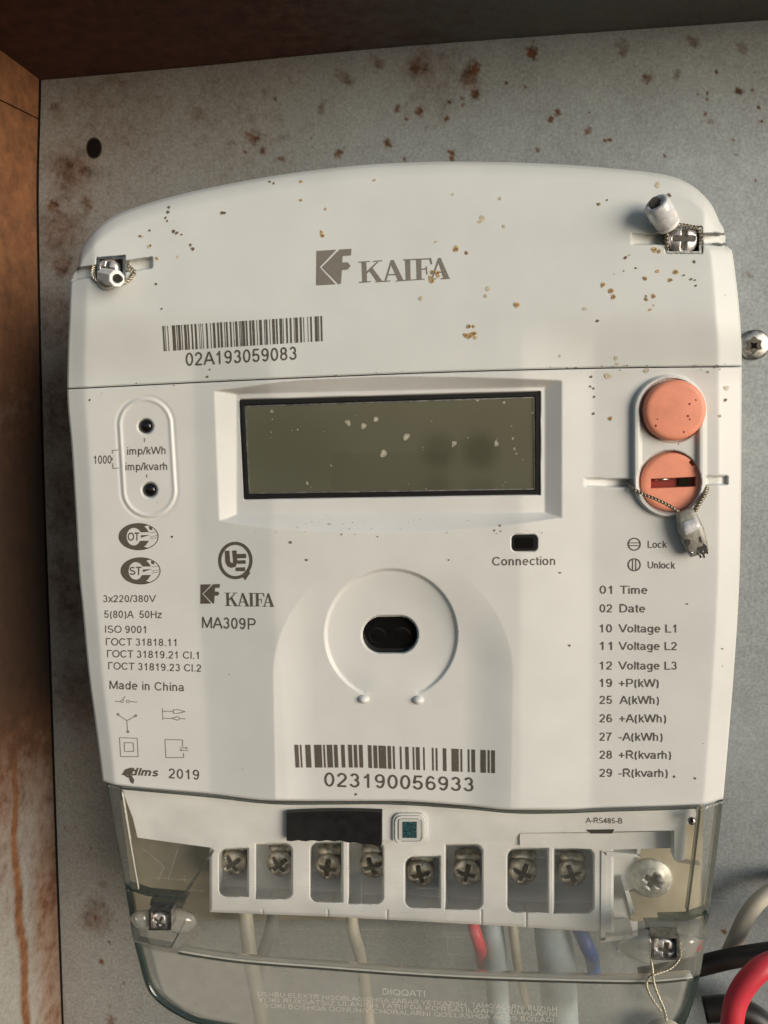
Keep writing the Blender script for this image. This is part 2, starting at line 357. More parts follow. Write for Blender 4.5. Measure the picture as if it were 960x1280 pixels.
xx = np.linspace(-80, 1400, 160); dr = np.linspace(0, 420, 60)
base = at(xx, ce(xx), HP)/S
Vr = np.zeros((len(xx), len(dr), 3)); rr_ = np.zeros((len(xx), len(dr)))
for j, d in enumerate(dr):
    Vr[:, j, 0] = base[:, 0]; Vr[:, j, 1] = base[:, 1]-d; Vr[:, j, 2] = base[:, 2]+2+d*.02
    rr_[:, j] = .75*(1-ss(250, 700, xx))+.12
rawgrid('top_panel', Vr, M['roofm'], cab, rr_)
V, Fs = tube([Vector(at(fx(float(y))+2.2, float(y), HP+1.5).tolist()) for y in np.linspace(98, 1400, 90)], 2.3*S, 8); mesh('corner_gap', V, Fs, M['hole'], cab, True)
V, Fs = tube([Vector(at(float(x), ce(float(x))-.5, HP+1.5).tolist()) for x in np.linspace(46, 1400, 70)], 1.8*S, 8); mesh('corner_gap', V, Fs, M['hole'], cab, True)
# dark lap seam on the side panel, drilled hole, panel screw
V, Fs = tube([Vector(p) for p in [(np.array(at(fx(150.), 150., HP))+np.array([(5.2-.03*d)*S, -d*S, -d*.07*S])) for d in (4, 60, 130, 250)]], .8*S, 6)
mesh('lap_seam', V, Fs, M['hole'], cab)
mb = MB(); mb.prism(ell(117.5, 185, 8.5, 12, 28), HP+.8, HP-2); mb.build('drilled_hole', M['hole'], cab)
mb = MB(); mb.prism(ell(117.5, 185, 10, 13.5, 28), HP+.4, HP-2); mb.build('hole_rim', M['dark'], cab)
def screwmesh(name, cx, cy, h, r, dome, m, parent, cross=.62, cw=.16, rot=0.3, washer=0, depth=None, label=None):
    nr, na = 14, 56; PXs = np.zeros((nr+3, na+1)); PYs = PXs.copy(); Hs = PXs.copy()
    c = P(cx, cy, h)
    V = []; Fs = []
    dp = depth or r*.4
    rads = [0.001]+[r*(i+1)/nr for i in range(nr)]+[r*1.01, r*1.01]
    for i, q in enumerate(rads):
        for k in range(na):
            a = 2*math.pi*k/na; x, y = q*math.cos(a), q*math.sin(a)
            xr, yr = x*math.cos(rot)-y*math.sin(rot), x*math.sin(rot)+y*math.cos(rot)
            t = q/r
            z = dome*math.sqrt(max(0, 1-(t*.97)**2)) if i <= nr else -3-(i-nr-1)*8
            if washer and t > .62 and i <= nr: z = dome*math.sqrt(max(0, 1-(.62*.97)**2))*(1-(t-.62)/.38)*.75
            ed = max(0, 1-min(abs(xr), abs(yr))/(cw*r)*.75) * (1 if max(abs(xr), abs(yr)) < cross*r else 0)
            if min(abs(xr), abs(yr)) < cw*r and max(abs(xr), abs(yr)) < cross*r: z -= dp*min(1, ed*1.8)*(1-max(abs(xr), abs(yr))/(cross*r)*.5)
            V.append(c+Vector((x*S, -z*S, y*S)))
    for i in range(len(rads)-1):
        for k in range(na): Fs.append((i*na+k, i*na+(k+1) % na, (i+1)*na+(k+1) % na, (i+1)*na+k))
    o = mesh(name, V, Fs, m, parent, True, label)
    if cross > 0:
        k1_, w1_ = cross*r*.86, cw*r*.62; cr_ = [(k1_, w1_), (w1_*1.5, w1_*1.5), (w1_, k1_), (-w1_, k1_), (-w1_*1.5, w1_*1.5), (-k1_, w1_), (-k1_, -w1_), (-w1_*1.5, -w1_*1.5), (-w1_, -k1_), (w1_, -k1_), (w1_*1.5, -w1_*1.5), (k1_, -w1_)]
        zc = dome*.93-dp*.28; pts = [c+Vector(((x*math.cos(-rot)-y*math.sin(-rot))*S, -zc*S, (x*math.sin(-rot)+y*math.cos(-rot))*S)) for x, y in cr_]
        mesh('drive_recess', pts, [tuple(range(12))], M['recess'], parent)
    return o
sc = screwmesh('panel_screw', 943, 431, HP+4, 22.5, 6, M['steel_dull'], cab, cross=0, label='round steel screw in the sheet just right of the meter')
mb = MB(); mb.prism([(943+(11 if i % 2 else 8)*math.cos(i*math.pi/6), 431+(11 if i % 2 else 8)*math.sin(i*math.pi/6)) for i in range(12)], HP+10.3, HP+4); mb.build('screw_recess', M['recess'], sc)
mb = MB(); mb.prism([(943+(6 if i % 2 else 3)*math.cos(i*math.pi/4), 432+(6 if i % 2 else 3)*math.sin(i*math.pi/4)) for i in range(8)], HP+10.9, HP+4); mb.build('drive_recess', M['hole'], sc)
sc2 = sc

# ================================================================== THE METER
meter = thing('electricity_meter', 'white three-phase electricity meter with blank display, orange round buttons and clear terminal cover', 'electricity meter')
Lf = curve1([(100,99),(330,97.5),(336,96),(343,91),(352,88.5),(400,86.5),(430,85),(487,84),(560,89.5),(640,94.5),(720,99),(760,103),(835,110),(900,118.5),(975,128),(1010,131)])
Rf = curve1([(100,907),(296,907),(303,906.5),(308,909),(313,914.5),(330,917.5),(406,925.5),(440,927),(600,926.5),(700,925),(760,922.5),(830,918),(930,910),(1010,903)])
Tf = curve1([(97.4,328),(99,321),(102,310),(108,300),(115,291),(130,277),(150,266),(200,249.5),(260,235),(350,218.5),(420,209.5),(480,204.5),(560,202),(620,202.5),(700,205.5),(781,212),(820,216.5),(841,221),(862,230),(879,243.5),(890,257),(900,278),(904,285),(907,296)])
seam = curve1([(80,486.4),(250,478),(420,470.5),(550,465.5),(680,461.8),(800,459.5),(930,458.2)])
botf = curve1([(125,974),(130,976.5),(150,982),(260,992),(340,1000.5),(400,1001),(490,1001),(580,1006.5),(640,1012),(700,1012.2),(760,1010),(877,1006),(905,998)])
ltop = curve1([(260,489.5),(268,488.6),(300,484.5),(360,476.5),(430,471.8),(490,470.5),(560,471),(640,473),(710,476)])
lbot = curve1([(260,651),(274,651),(300,655),(360,661.5),(430,665),(490,665.5),(590,661),(650,655),(702,647.5),(710,647)])
def clampl(x): return np.clip(x, 0, 1)
def softc(x, k=.07):
    x = np.asarray(x, float); sp_ = lambda v: .5*(v+np.sqrt(v*v+4*k*k*.25))
    return sp_(x)-sp_(x-1)
def H(px, py):
    px = np.asarray(px, float); py = np.asarray(py, float)
    h = np.zeros(np.broadcast(px, py).shape)
    cl = np.interp(py, [480, 750, 845, 990], [243, 247, 255, 264]); cr = 742 - (py-480)*.006
    k = ss(385, 482, py)
    wl = 95; wr = 90
    h = h - 15*k*softc((cl+wl-px)/wl, .05) - 15*k*softc((px-(cr-wr))/wr, .05)
    # side chamfers
    L = Lf(py); Rr = Rf(py); e1 = px-L; e2 = Rr-px
    lw = np.interp(py, [300, 500, 980], [20, 22, 15]); rw = np.interp(py, [300, 400, 500, 980], [26, 29, 28, 24])
    h = h - 8*softc(1-e1/lw, .12) - 13*softc(1-e2/rw, .08)
    e = np.minimum(e1, e2)
    h = h - 2.5*np.clip(1-e/2.5, 0, 1)**2
    # leaning, rounded top
    h = h - 20*clampl((470-py)/265.)**2
    et = py-Tf(px); h = np.where(py < 440, h-14*clampl(1-et/22)**2-6*clampl(1-et/5)**2, h)
    # seams
    ds = np.abs(py-seam(px)); h = h - 2.2*np.clip(1-ds/2.4, 0, 1)
    db = botf(px)-py; h = np.where(py > 900, h-3*np.clip(1-db/3, 0, 1)**2, h)
    # LCD surround
    xl = 267.5+(py-489)*.04; xr = 702.5; inner_l = 296+0*py; inner_r = 681
    yt = ltop(px); yb = lbot(px); fy0 = 492.5-(px-300)*.0224; fy1 = 642.8-(px-297)*.0065
    t = np.minimum(np.minimum((px-xl)/(inner_l-xl), (xr-px)/(xr-inner_r)), np.minimum((py-yt)/np.maximum(fy0-yt, 2.5), (yb-py)/np.maximum(yb-fy1, 5)))
    h = h*(1-.0) - 13*clampl(t)
    gx0 = 299+(py-499)*.046; gx1 = 675.5; gy0 = 499-(px-299)*.028; gy1 = 625-(px-305)*.0165
    g = np.minimum(np.minimum(px-gx0, gx1-px), np.minimum(py-gy0, gy1-py))
    h = h - 10*clampl(g/1.6)
    # arch shaped hollow
    top = 845.; xc = 491.5; hw = np.interp(py, [845, 1000], [150, 147])
    d = np.where(py < top, 150-np.hypot(px-xc, (py-top)*.985), hw-np.abs(px-xc))
    lf = ss(560, 430, px); soft = 62-10*lf; t = clampl(d/soft)
    prof = lf*(1-(1-t)**2)+(1-lf)*(t*t*(3-2*t)*.55+(1-(1-t)**2)*.45)
    h = h - (8.5*ss(690, 830, py)+.8)*prof
    # round optical seat
    dr_ = 83.5-np.hypot(px-489, (py-793)*1.01)
    dxa = np.abs(px-489); rim = 1-ss(850, 870, py)*ss(42, 30, dxa)
    floor_ = 1-ss(815, 876, py)*ss(70, 15, dxa)
    h = h - 4.2*clampl(dr_/3.5)*np.minimum(rim, floor_) - 4.5*(1-(1-clampl(dr_/50))**2)*(1-ss(780, 876, py))
    h = h - 14*clampl((24-segd(px, py, 476, 793, 499, 793))/1.5)
    # LED oval
    d = segd(px, py, 181.5, 531, 186.5, 613)
    h = h + 1.5*np.exp(-((d-31.5)/2.0)**2) - .8*np.exp(-((d-35.5)/1.6)**2)
    for x, y in ((182, 533), (187, 612.5)): h = h - 9*clampl((10.5-np.hypot(px-x, py-y))/3)
    # connection window
    h = h - 6*clampl((1.2-(np.hypot(np.maximum(np.abs(px-655.5)-10, 0), np.maximum(np.abs(py-678.5)-4.5, 0))-5.5))/1.5)
    # button housing
    d = segd(px, py, 836.5, 514, 836.5, 602)
    h = h + 5.5*clampl((46-d)/2.5)*clampl((d-35)/2.5) + 2.2*clampl((45-d)/2)
    for x, y, rr0, dp in ((839.5, 513, 41, 7), (836.5, 602.5, 40, 12)):
        h = h - dp*clampl((rr0-np.hypot(px-x, py-y))/1.6)
    web = clampl((20-np.abs(py-560))/2)*clampl((40-np.abs(px-836.5))/2)*clampl((np.hypot(px-839.5, py-513)-40)/2)*clampl((np.hypot(px-836.5, py-602.5)-40)/2)
    gl = clampl((5.5-np.abs(py-603.5-(px-760)*.02))/1.2)*clampl((px-730)/3)*clampl((792-px)/2); h = h - gl*(3+13*clampl((px-735)/50))
    gr = clampl((5.8-np.abs(py-600.5+(px-895)*.02))/1.4)*clampl((910-px)/2)*clampl((px-881)/2); h = h - gr*8
    # cover grooves and screw pockets
    dl = clampl((7.5-np.abs(py-(342-(px-98)*.150)))/1.3)*clampl((190.5-px)/1.5)*(px < 200); h = h - dl*13
    pk = np.minimum(18-np.abs(px-138.5), 15.5-np.abs(py-336+(px-138)*.09)); h = h - 18*clampl(pk/1.2)
    drr = clampl((7.2-np.abs(py-299))/1.3)*clampl((px-789)/2)*(px > 780)*(py < 330); h = h - drr*(5+11*clampl((px-790)/40))
    pk = np.minimum(23-np.abs(px-855), 17-np.abs(py-300)); h = h - 18*clampl(pk/1.2)
    return h
def body_grid(fy0, fy1, nx, ny, top=None):
    u = np.linspace(0, 1, nx)
    u = u - .0012*0
    edge = np.array([0, .0006, .0014, .0025, .004, .006])
    u = np.unique(np.concatenate([u, edge, 1-edge])); v = np.linspace(0, 1, ny)
    ve = np.array([.001, .002, .0035, .005, .007, .01]); v = np.unique(np.concatenate([v, ve, 1-ve]))
    U, Vv = np.meshgrid(u, v); Y = 300+U*0+Vv*150; X = 85+U*840
    for _ in range(30):
        X2 = Lf(Y)+U*(Rf(Y)-Lf(Y)); X = .5*X+.5*X2
        f0 = top(U) if top else fy0(X); Y2 = f0+Vv*(fy1(X)-f0); Y = .5*Y+.5*Y2
    return X, Y
X, Y = body_grid(Tf, lambda x: seam(x)-.75, 620, 240, top=lambda u: Tf(97.5+u*(907-97.5)))
upper = gridmesh('upper_cover', X, Y, H(X, Y), M['cover'], meter, skirt=270)
X, Y = body_grid(lambda x: seam(x)+.75, botf, 680, 450)
front = gridmesh('front_cover', X, Y, H(X, Y), M['white'], meter, skirt=40)
# inner hull behind the covers, closes the seam and carries the depth of the meter
mb = MB(); mb.prism([(100,500),(100,350),(140,290),(300,240),(600,220),(800,235),(880,290),(905,420),(908,700),(885,985),(640,1000),(145,970)], -62, HP+6)
mb.build('housing', M['inner'], meter)
# -------------------------------------------------- display
dsp = MB(); dsp.prism([(300.2,500),(674.5,489.5),(674.5,618),(306,624)], -20.5, -24); disp = dsp.build('display', M['gasket'], meter)
u = np.linspace(0, 1, 240); v = np.linspace(0, 1, 80); U, Vv = np.meshgrid(u, v)
X = (306+362*U)*(1-Vv)+(311+358.5*U)*Vv; Y = (508-12*U)*(1-Vv)+(617.5-5.5*U)*Vv
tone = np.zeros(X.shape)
for x, y, r, a in ((548,564,21,.36),(600,564,22,.45),(546,612,17,.18),(602,614,18,.18),(360,560,70,.14)):  # dark round discs are painted lens reflections; wide patch is uneven display tone
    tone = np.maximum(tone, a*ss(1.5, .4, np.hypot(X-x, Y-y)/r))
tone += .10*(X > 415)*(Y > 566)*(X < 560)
gridmesh('screen', X, Y, X*0-19.6, M['lcd'], disp, attrs={'reflection_tone': tone}, skirt=1.5)
def frame(name, outer, inner, h1, h0, m, parent):
    n = len(outer); V = []; d = (h1-h0)*S
    for p in outer: V.append(at(*p, h1))
    for p in inner: V.append(at(*p, h1))
    V += [(v[0], v[1]+d, v[2]) for v in V[:2*n]]
    Fs = []
    for i in range(n):
        j = (i+1) % n
        Fs += [(i, j, n+j, n+i), (2*n+i, 3*n+i, 3*n+j, 2*n+j), (i, 2*n+i, 2*n+j, j), (n+i, n+j, 3*n+j, 3*n+i)]
    return mesh(name, V, Fs, m, parent)
frame('gasket', [(300.8,500.3),(674,490),(674,617.5),(306.3,623.4)], [(304,505.5),(669.5,494.5),(670,613),(309.5,618.5)], -16.5, -20.4, M['gasket'], disp)
frame('glass_edge', [(305.5,507.2),(668.2,496),(669,612),(311,617.4)], [(307,508.8),(666.8,497.6),(667.6,610.6),(312.3,616)], -18.9, -20, M['steel_dull'], disp)
# -------------------------------------------------- small fittings
def dome(name, cx, cy, h, r, hh, m, parent, ry=None, label=None, n=28, rings=8, sk=8):
    V = []; Fs = []; c = P(cx, cy, h); ry = ry or r
    for i in range(rings+1):
        a = math.pi/2*i/rings; q = max(math.sin(a), .001); z = math.cos(a)*hh
        for k in range(n): V.append(c+Vector((q*r*S*math.cos(2*math.pi*k/n), -z*S, q*ry*S*math.sin(2*math.pi*k/n))))
    for k in range(n): V.append(c+Vector((r*S*math.cos(2*math.pi*k/n), sk*S, ry*S*math.sin(2*math.pi*k/n))))
    for i in range(rings+1):
        for k in range(n): Fs.append((i*n+k, i*n+(k+1) % n, (i+1)*n+(k+1) % n, (i+1)*n+k))
    return mesh(name, V, Fs, m, parent, True, label)
for x, y in ((182, 533), (187, 612.5)):
    hh = float(H(x+16, y)); dome('indicator_light', x, y, hh-6.5, 8.8, 4, M['black'], meter, sk=3)
for x, y in ((455, 873.5), (523, 874.5)):
    dome('locating_tab', x, y, float(H(x, y+14))-1, 7.5, 8, M['white'], front, 6.0)
mb = MB(); mb.prism([(476+35*0+24*math.cos(a) + (23 if math.cos(a) > 0 else 0) , 793+23.6*math.sin(a)) for a in [2*math.pi*(i+.5)/44 for i in range(44)]], float(H(440, 793))-12, float(H(440, 793))-24)
port = mb.build('optical_port', M['black'], meter)
for x in (472, 503): dome('lens', x, 794, float(H(440, 793))-12.2, 11, .8, M['black'], port, sk=2)
o = mb = MB(); mb.prism(rrect(640, 668.6, 671, 688.6, 5, skew=-.02), float(H(655, 660))-.6, float(H(655, 660))-9); cw_ = mb.build('connection_light', M['gasket'], meter)
mb = MB(); mb.prism(rrect(644.5, 672, 667, 685, 2.5), float(H(655, 660))+.6, float(H(655, 660))-6); mb.build('lens', M['black'], cw_)
# orange buttons: lathe with rounded rim
def knob(name, cx, cy, h, r, hgt, label):
    prof = [(0.01, hgt), (r*.80, hgt), (r*.90, hgt-.5), (r*.955, hgt-2.0), (r*.985, hgt-5), (r, hgt-9), (r*1.0, -14)]
    V = []; Fs = []; n = 72; c = P(cx, cy, h)
    for q, z in prof:
        for k in range(n): V.append(c+Vector((q*S*math.cos(2*math.pi*k/n), -z*S, q*S*math.sin(2*math.pi*k/n))))
    for i in range(len(prof)-1):
        for k in range(n): Fs.append((i*n+k, i*n+(k+1) % n, (i+1)*n+(k+1) % n, (i+1)*n+k))
    return mesh(name, V, Fs, M['orange'], meter, True, label)
k1 = knob('push_button', 841, 513, -14, 36, 15, 'plain orange round button')
# lower knob: slot cut through the face, notch in the rim
hk = -26
def slot_knob(cx, cy, base_h):
    r = 36.5; N = 96; mb = MB(); c = P(cx, cy, base_h)
    def W(x, y, z): return tuple(c+Vector((x*S, -z*S, -y*S)))
    hx, hy, sx_, sy_ = 26.5, 5.9, .8, 0.4                   # slot half size and offset, y down
    def slotpt(a):
        ca, sa = math.cos(a), math.sin(a); k = min(hx/max(abs(ca), 1e-6), hy/max(abs(sa), 1e-6)); x, y = ca*k, sa*k
        return x+sx_, y+sy_-.035*x
    corner = math.atan2(hy, hx); angs = sorted([2*math.pi*i/N for i in range(N)]+[corner, math.pi-corner, math.pi+corner, 2*math.pi-corner]); N = len(angs)
    rings = []
    rings.append([W(*slotpt(a), -4) for a in angs]); rings.append([W(*slotpt(a), 11.5) for a in angs])
    rings.append([W(slotpt(a)[0]+(.8 if math.cos(a) > 0 else -.8), slotpt(a)[1]+(.8 if math.sin(a) > 0 else -.8), 12) for a in angs])
    for q, z in ((.80, 12), (.88, 11.8), (.94, 11), (.975, 9), (1, 5), (1, -14)):
        row = []
        for a in angs:
            da = abs(math.degrees(a)-316); nz = 9 if (da < 5 and q > .82) else 0
            row.append(W(r*q*math.cos(a), r*q*math.sin(a), z-nz))
        rings.append(row)
    V = [p for rw in rings for p in rw]; Fs = []
    for i in range(len(rings)-1):
        for k in range(N): Fs.append((i*N+k, i*N+(k+1) % N, (i+1)*N+(k+1) % N, (i+1)*N+k))
    o = mesh('push_button', V, Fs, M['orange'], meter, False, 'slotted orange round button threaded with seal wire')
    f = MB(); f.add([W(sx_-27, sy_-6.8, 2.5), W(sx_+27, sy_-8, 2.5), W(sx_+27, sy_+5.6, 2.5), W(sx_-27, sy_+7.2, 2.5)], [(0, 1, 2, 3)]); f.build('slot', M['orange_dark'], o)
    f = MB(); f.add([W(sx_+8, sy_-5.5, 6), W(sx_+20, sy_-6, 6), W(sx_+20, sy_+4.5, 6), W(sx_+8, sy_+5, 6), W(sx_+8, sy_-5.5, -1), W(sx_+20, sy_-6, -1), W(sx_+20, sy_+4.5, -1), W(sx_+8, sy_+5, -1)], [(0,1,2,3),(0,4,5,1),(1,5,6,2),(2,6,7,3),(3,7,4,0)]); f.build('latch', M['black'], o)
    f = MB(); v, q = tube([Vector(W(sx_-20, sy_-3.4, 6)), Vector(W(sx_-4, sy_-4.0, 6))], 1.5*S, 8); f.add(v, q); f.build('pin', M['steel'], o, True)
    return o
k2 = slot_knob(838, 602, hk)
# ================================================================== PRINT
HO = .45
def drape(name, polys, m, parent, label=None, hf=H, off=HO):
    """flat printed shapes given as photo-point polygons, laid on the meter's face"""
    mb = MB()
    for i_, pl in enumerate(polys):
        pl = np.array(pl, float); hh = hf(pl[:, 0], pl[:, 1])+off+(i_ % 9)*.02
        v = at(pl[:, 0], pl[:, 1], hh); mb.add(list(v), [tuple(range(len(pl)))])
    return mb.build(name, m, parent, label=label)
def line(x0, y0, x1, y1, w=1.1):
    d = math.hypot(x1-x0, y1-y0) or 1; nx, ny = -(y1-y0)/d*w/2, (x1-x0)/d*w/2
    return [(x0+nx, y0+ny), (x1+nx, y1+ny), (x1-nx, y1-ny), (x0-nx, y0-ny)]
def pline(pts, w=1.1): return [line(*pts[i], *pts[i+1], w) for i in range(len(pts)-1)]
def ringp(cx, cy, r, w, n=32, ry=None, a0=0, a1=360):
    ry = ry or r; out = []
    for i in range(n):
        a = math.radians(a0+(a1-a0)*i/n); b = math.radians(a0+(a1-a0)*(i+1)/n)
        out.append([(cx+r*math.cos(a), cy+ry*math.sin(a)), (cx+r*math.cos(b), cy+ry*math.sin(b)), (cx+(r-w)*math.cos(b), cy+(ry-w)*math.sin(b)), (cx+(r-w)*math.cos(a), cy+(ry-w)*math.sin(a))])
    return out
def _arc(cx, cy, rx, ry, a0, a1, n=14):
    return [(cx+rx*math.cos(math.radians(a0+(a1-a0)*i/n)), cy+ry*math.sin(math.radians(a0+(a1-a0)*i/n))) for i in range(n+1)]
def _O(cx, cy, rx, ry): return _arc(cx, cy, rx, ry, 90, 450, 28)
B_, T_, XH = .06, .94, .67
GL = {
 '0': (.78, [_O(.36,.5,.245,.44)]), '1': (.78, [[(.17,.70),(.30,.78),(.41,.93)], [(.415,0),(.415,1)]]),
 '2': (.78, [_arc(.35,.69,.235,.25,172,-38)+[(.12,.1),(.12,B_)], [(.08,B_),(.62,B_)]]),
 '3': (.78, [_arc(.35,.71,.205,.23,160,-80), _arc(.35,.30,.24,.24,88,-165)]),
 '4': (.78, [[(.50,0),(.50,.96)], [(.50,.95),(.08,.30)], [(.04,.27),(.66,.27)]]),
 '5': (.78, [[(.60,T_),(.20,T_),(.13,.49)]+_arc(.35,.32,.245,.26,140,-165)]),
 '6': (.78, [_O(.37,.31,.235,.25), _arc(.37,.5,.24,.44,42,180)+[(.13,.33)]]),
 '7': (.78, [[(.08,T_),(.62,T_),(.42,.62),(.30,.32),(.26,0)]]),
 '8': (.78, [_O(.36,.725,.20,.215), _O(.36,.285,.24,.225)]),
 '9': (.78, [_O(.35,.69,.235,.25), _arc(.35,.5,.24,.44,0,-138), [(.59,.67),(.59,.5)]]),
 'A': (.93, [[(.04,0),(.44,.98)], [(.48,.98),(.88,0)], [(.19,.34),(.73,.34)]]),
 'B': (.93, [[(.16,0),(.16,1)], [(.13,T_),(.5,T_)]+_arc(.5,.735,.2,.205,90,-90)+[(.13,.53)], [(.5,.53)]+_arc(.52,.295,.24,.235,90,-90)+[(.13,B_)]]),
 'C': (1.0, [_arc(.52,.5,.40,.44,38,322,22)]), 'D': (1.0, [[(.17,0),(.17,1)], [(.14,T_),(.45,T_)]+_arc(.45,.5,.41,.44,90,-90)+[(.14,B_)]]),
 'E': (.93, [[(.17,0),(.17,1)], [(.14,T_),(.82,T_)], [(.14,.52),(.78,.52)], [(.14,B_),(.85,B_)]]),
 'F': (.85, [[(.17,0),(.17,1)], [(.14,T_),(.78,T_)], [(.14,.5),(.70,.5)]]),
 'G': (1.08, [_arc(.53,.5,.42,.44,38,325,22)+[(.90,.45),(.58,.45)]]), 'H': (1.0, [[(.17,0),(.17,1)], [(.84,0),(.84,1)], [(.17,.53),(.84,.53)]]),
 'I': (.39, [[(.195,0),(.195,1)]]), 'J': (.7, [[(.52,1),(.52,.3)]+_arc(.3,.28,.22,.22,0,-180)]),
 'K': (.93, [[(.17,0),(.17,1)], [(.17,.34),(.80,.98)], [(.38,.55),(.86,0)]]), 'L': (.78, [[(.16,1),(.16,0)], [(.13,B_),(.72,B_)]]),
 'M': (1.16, [[(.16,0),(.16,1)], [(.18,.97),(.58,.06)], [(.58,.06),(.98,.97)], [(1.0,0),(1.0,1)]]),
 'N': (1.0, [[(.17,0),(.17,1)], [(.18,.95),(.83,.05)], [(.84,0),(.84,1)]]), 'O': (1.08, [_O(.54,.5,.43,.44)]),
 'P': (.93, [[(.17,0),(.17,1)], [(.14,T_),(.55,T_)]+_arc(.56,.69,.23,.25,90,-90)+[(.14,.44)]]),
 'Q': (1.08, [_O(.54,.5,.43,.44), [(.6,.25),(.95,-.03)]]), 'R': (1.0, [[(.17,0),(.17,1)], [(.14,T_),(.6,T_)]+_arc(.6,.71,.22,.23,90,-90)+[(.14,.48)], [(.55,.46),(.90,0)]]),
 'S': (.93, [_arc(.46,.72,.30,.22,30,250)+_arc(.46,.285,.34,.225,75,-160)]),
 'T': (.85, [[(.03,T_),(.82,T_)], [(.425,0),(.425,T_)]]), 'U': (1.0, [[(.17,1),(.17,.4)]+_arc(.505,.38,.335,.32,180,360)+[(.84,1)]]),
 'V': (.93, [[(.04,1),(.45,.03)], [(.47,.03),(.88,1)]]), 'W': (1.32, [[(.05,1),(.34,.03)], [(.36,.03),(.655,.97)], [(.665,.97),(.96,.03)], [(.98,.03),(1.27,1)]]),
 'X': (.93, [[(.06,0),(.86,1)], [(.06,1),(.86,0)]]), 'Y': (.93, [[(.46,0),(.46,.45)], [(.46,.42),(.05,1)], [(.46,.42),(.87,1)]]),
 'Z': (.85, [[(.08,T_),(.76,T_),(.08,B_),(.8,B_)]]), '\u0413': (.76, [[(.17,0),(.17,1)], [(.14,T_),(.72,T_)]]),
 'a': (.78, [_arc(.33,.48,.22,.20,160,15)+[(.55,.5),(.56,.1),(.60,0)], [(.55,.40),(.30,.37)]+_arc(.27,.215,.17,.155,90,300)+[(.45,.12),(.55,.24)]]),
 'c': (.70, [_arc(.36,.37,.255,.31,45,315)]), 'd': (.78, [_O(.33,.365,.235,.305), [(.59,0),(.59,1)]]),
 'e': (.78, [[(.11,.39),(.60,.39)]+_arc(.355,.37,.25,.31,4,318)]), 'g': (.78, [_O(.33,.375,.235,.295), [(.59,.73),(.59,.02)]+_arc(.35,-.02,.24,.20,0,-155)]),
 'h': (.78, [[(.15,0),(.15,1)], _arc(.36,.45,.21,.22,170,0)+[(.57,0)]]), 'i': (.31, [[(.155,0),(.155,.73)], [(.155,.87),(.155,1)]]),
 'k': (.70, [[(.15,0),(.15,1)], [(.15,.27),(.58,.73)], [(.32,.45),(.62,0)]]), 'l': (.31, [[(.155,0),(.155,1)]]),
 'm': (1.16, [[(.15,0),(.15,.73)], _arc(.34,.46,.19,.21,170,0)+[(.53,0)], _arc(.74,.46,.2,.21,170,0)+[(.94,0)]]),
 'n': (.78, [[(.15,0),(.15,.73)], _arc(.36,.45,.21,.22,170,0)+[(.57,0)]]), 'o': (.78, [_O(.37,.37,.26,.31)]),
 'p': (.78, [[(.15,-.27),(.15,.73)], _O(.41,.365,.235,.305)]), 'r': (.47, [[(.15,0),(.15,.73)], _arc(.42,.35,.25,.32,150,75)]),
 's': (.70, [_arc(.33,.53,.19,.14,30,250)+_arc(.33,.21,.22,.15,75,-160)]), 't': (.39, [[(.17,.92),(.17,.18)]+_arc(.28,.17,.11,.11,180,290), [(.02,.68),(.34,.68)]]),
 'u': (.78, [[(.15,.73),(.15,.28)]+_arc(.36,.28,.21,.22,180,350), [(.58,.73),(.58,0)]]), 'v': (.70, [[(.04,.73),(.34,.03)], [(.36,.03),(.66,.73)]]),
 'w': (1.0, [[(.03,.73),(.26,.03)], [(.28,.03),(.49,.70)], [(.51,.70),(.73,.03)], [(.75,.03),(.97,.73)]]),
 'x': (.70, [[(.05,0),(.63,.73)], [(.05,.73),(.63,0)]]), 'z': (.70, [[(.08,XH),(.58,XH),(.08,B_),(.6,B_)]]),
 '/': (.39, [[(.02,-.02),(.36,1.02)]]), '(': (.47, [_arc(.48,.38,.31,.66,128,232)]), ')': (.47, [_arc(-.02,.38,.31,.66,52,-52)]),
 '+': (.82, [[(.08,.43),(.72,.43)], [(.40,.12),(.40,.74)]]), '-': (.47, [[(.05,.36),(.41,.36)]]), '.': (.39, [[(.19,0),(.19,.13)]]), ',': (.39, [[(.2,.13),(.15,-.12)]]), "'": (.25, [[(.12,.68),(.12,1)]]), ' ': (.39, []),
}
def ribbon(pts, w):
    pts = np.array(pts, float); n = len(pts); L = []; Rr = []
    for i in range(n):
        t0 = pts[i]-pts[i-1] if i else pts[1]-pts[0]; t1 = pts[i+1]-pts[i] if i < n-1 else t0
        t0 = t0/(np.hypot(*t0)+1e-9); t1 = t1/(np.hypot(*t1)+1e-9)
        nn = np.array([-(t0[1]+t1[1]), t0[0]+t1[0]]); q = np.hypot(*nn); nn = nn/(q+1e-9); c = max(.45, q/2)
        L.append(pts[i]+nn*w/2/c); Rr.append(pts[i]-nn*w/2/c)
    return L, Rr
def textobj(s, bold=.13):
    x = 0; V = []; Fs = []; Z = []; k_ = 0
    for ch in s:
        adv, st = GL[ch if ch in GL else {'\u041e': 'O', '\u0421': 'C', '\u0422': 'T'}[ch]]
        for pl in st:
            L, Rr = ribbon(pl, bold); n = len(pl); b0 = len(V); k_ += 1
            V += [(x+p[0], p[1]) for p in L]+[(x+p[0], p[1]) for p in Rr]; Z += [(k_ % 7)*.03]*(2*n)
            Fs += [(b0+i, b0+i+1, b0+n+i+1, b0+n+i) for i in range(n-1)]
        x += adv
    return np.array(V), Fs, np.array(Z)
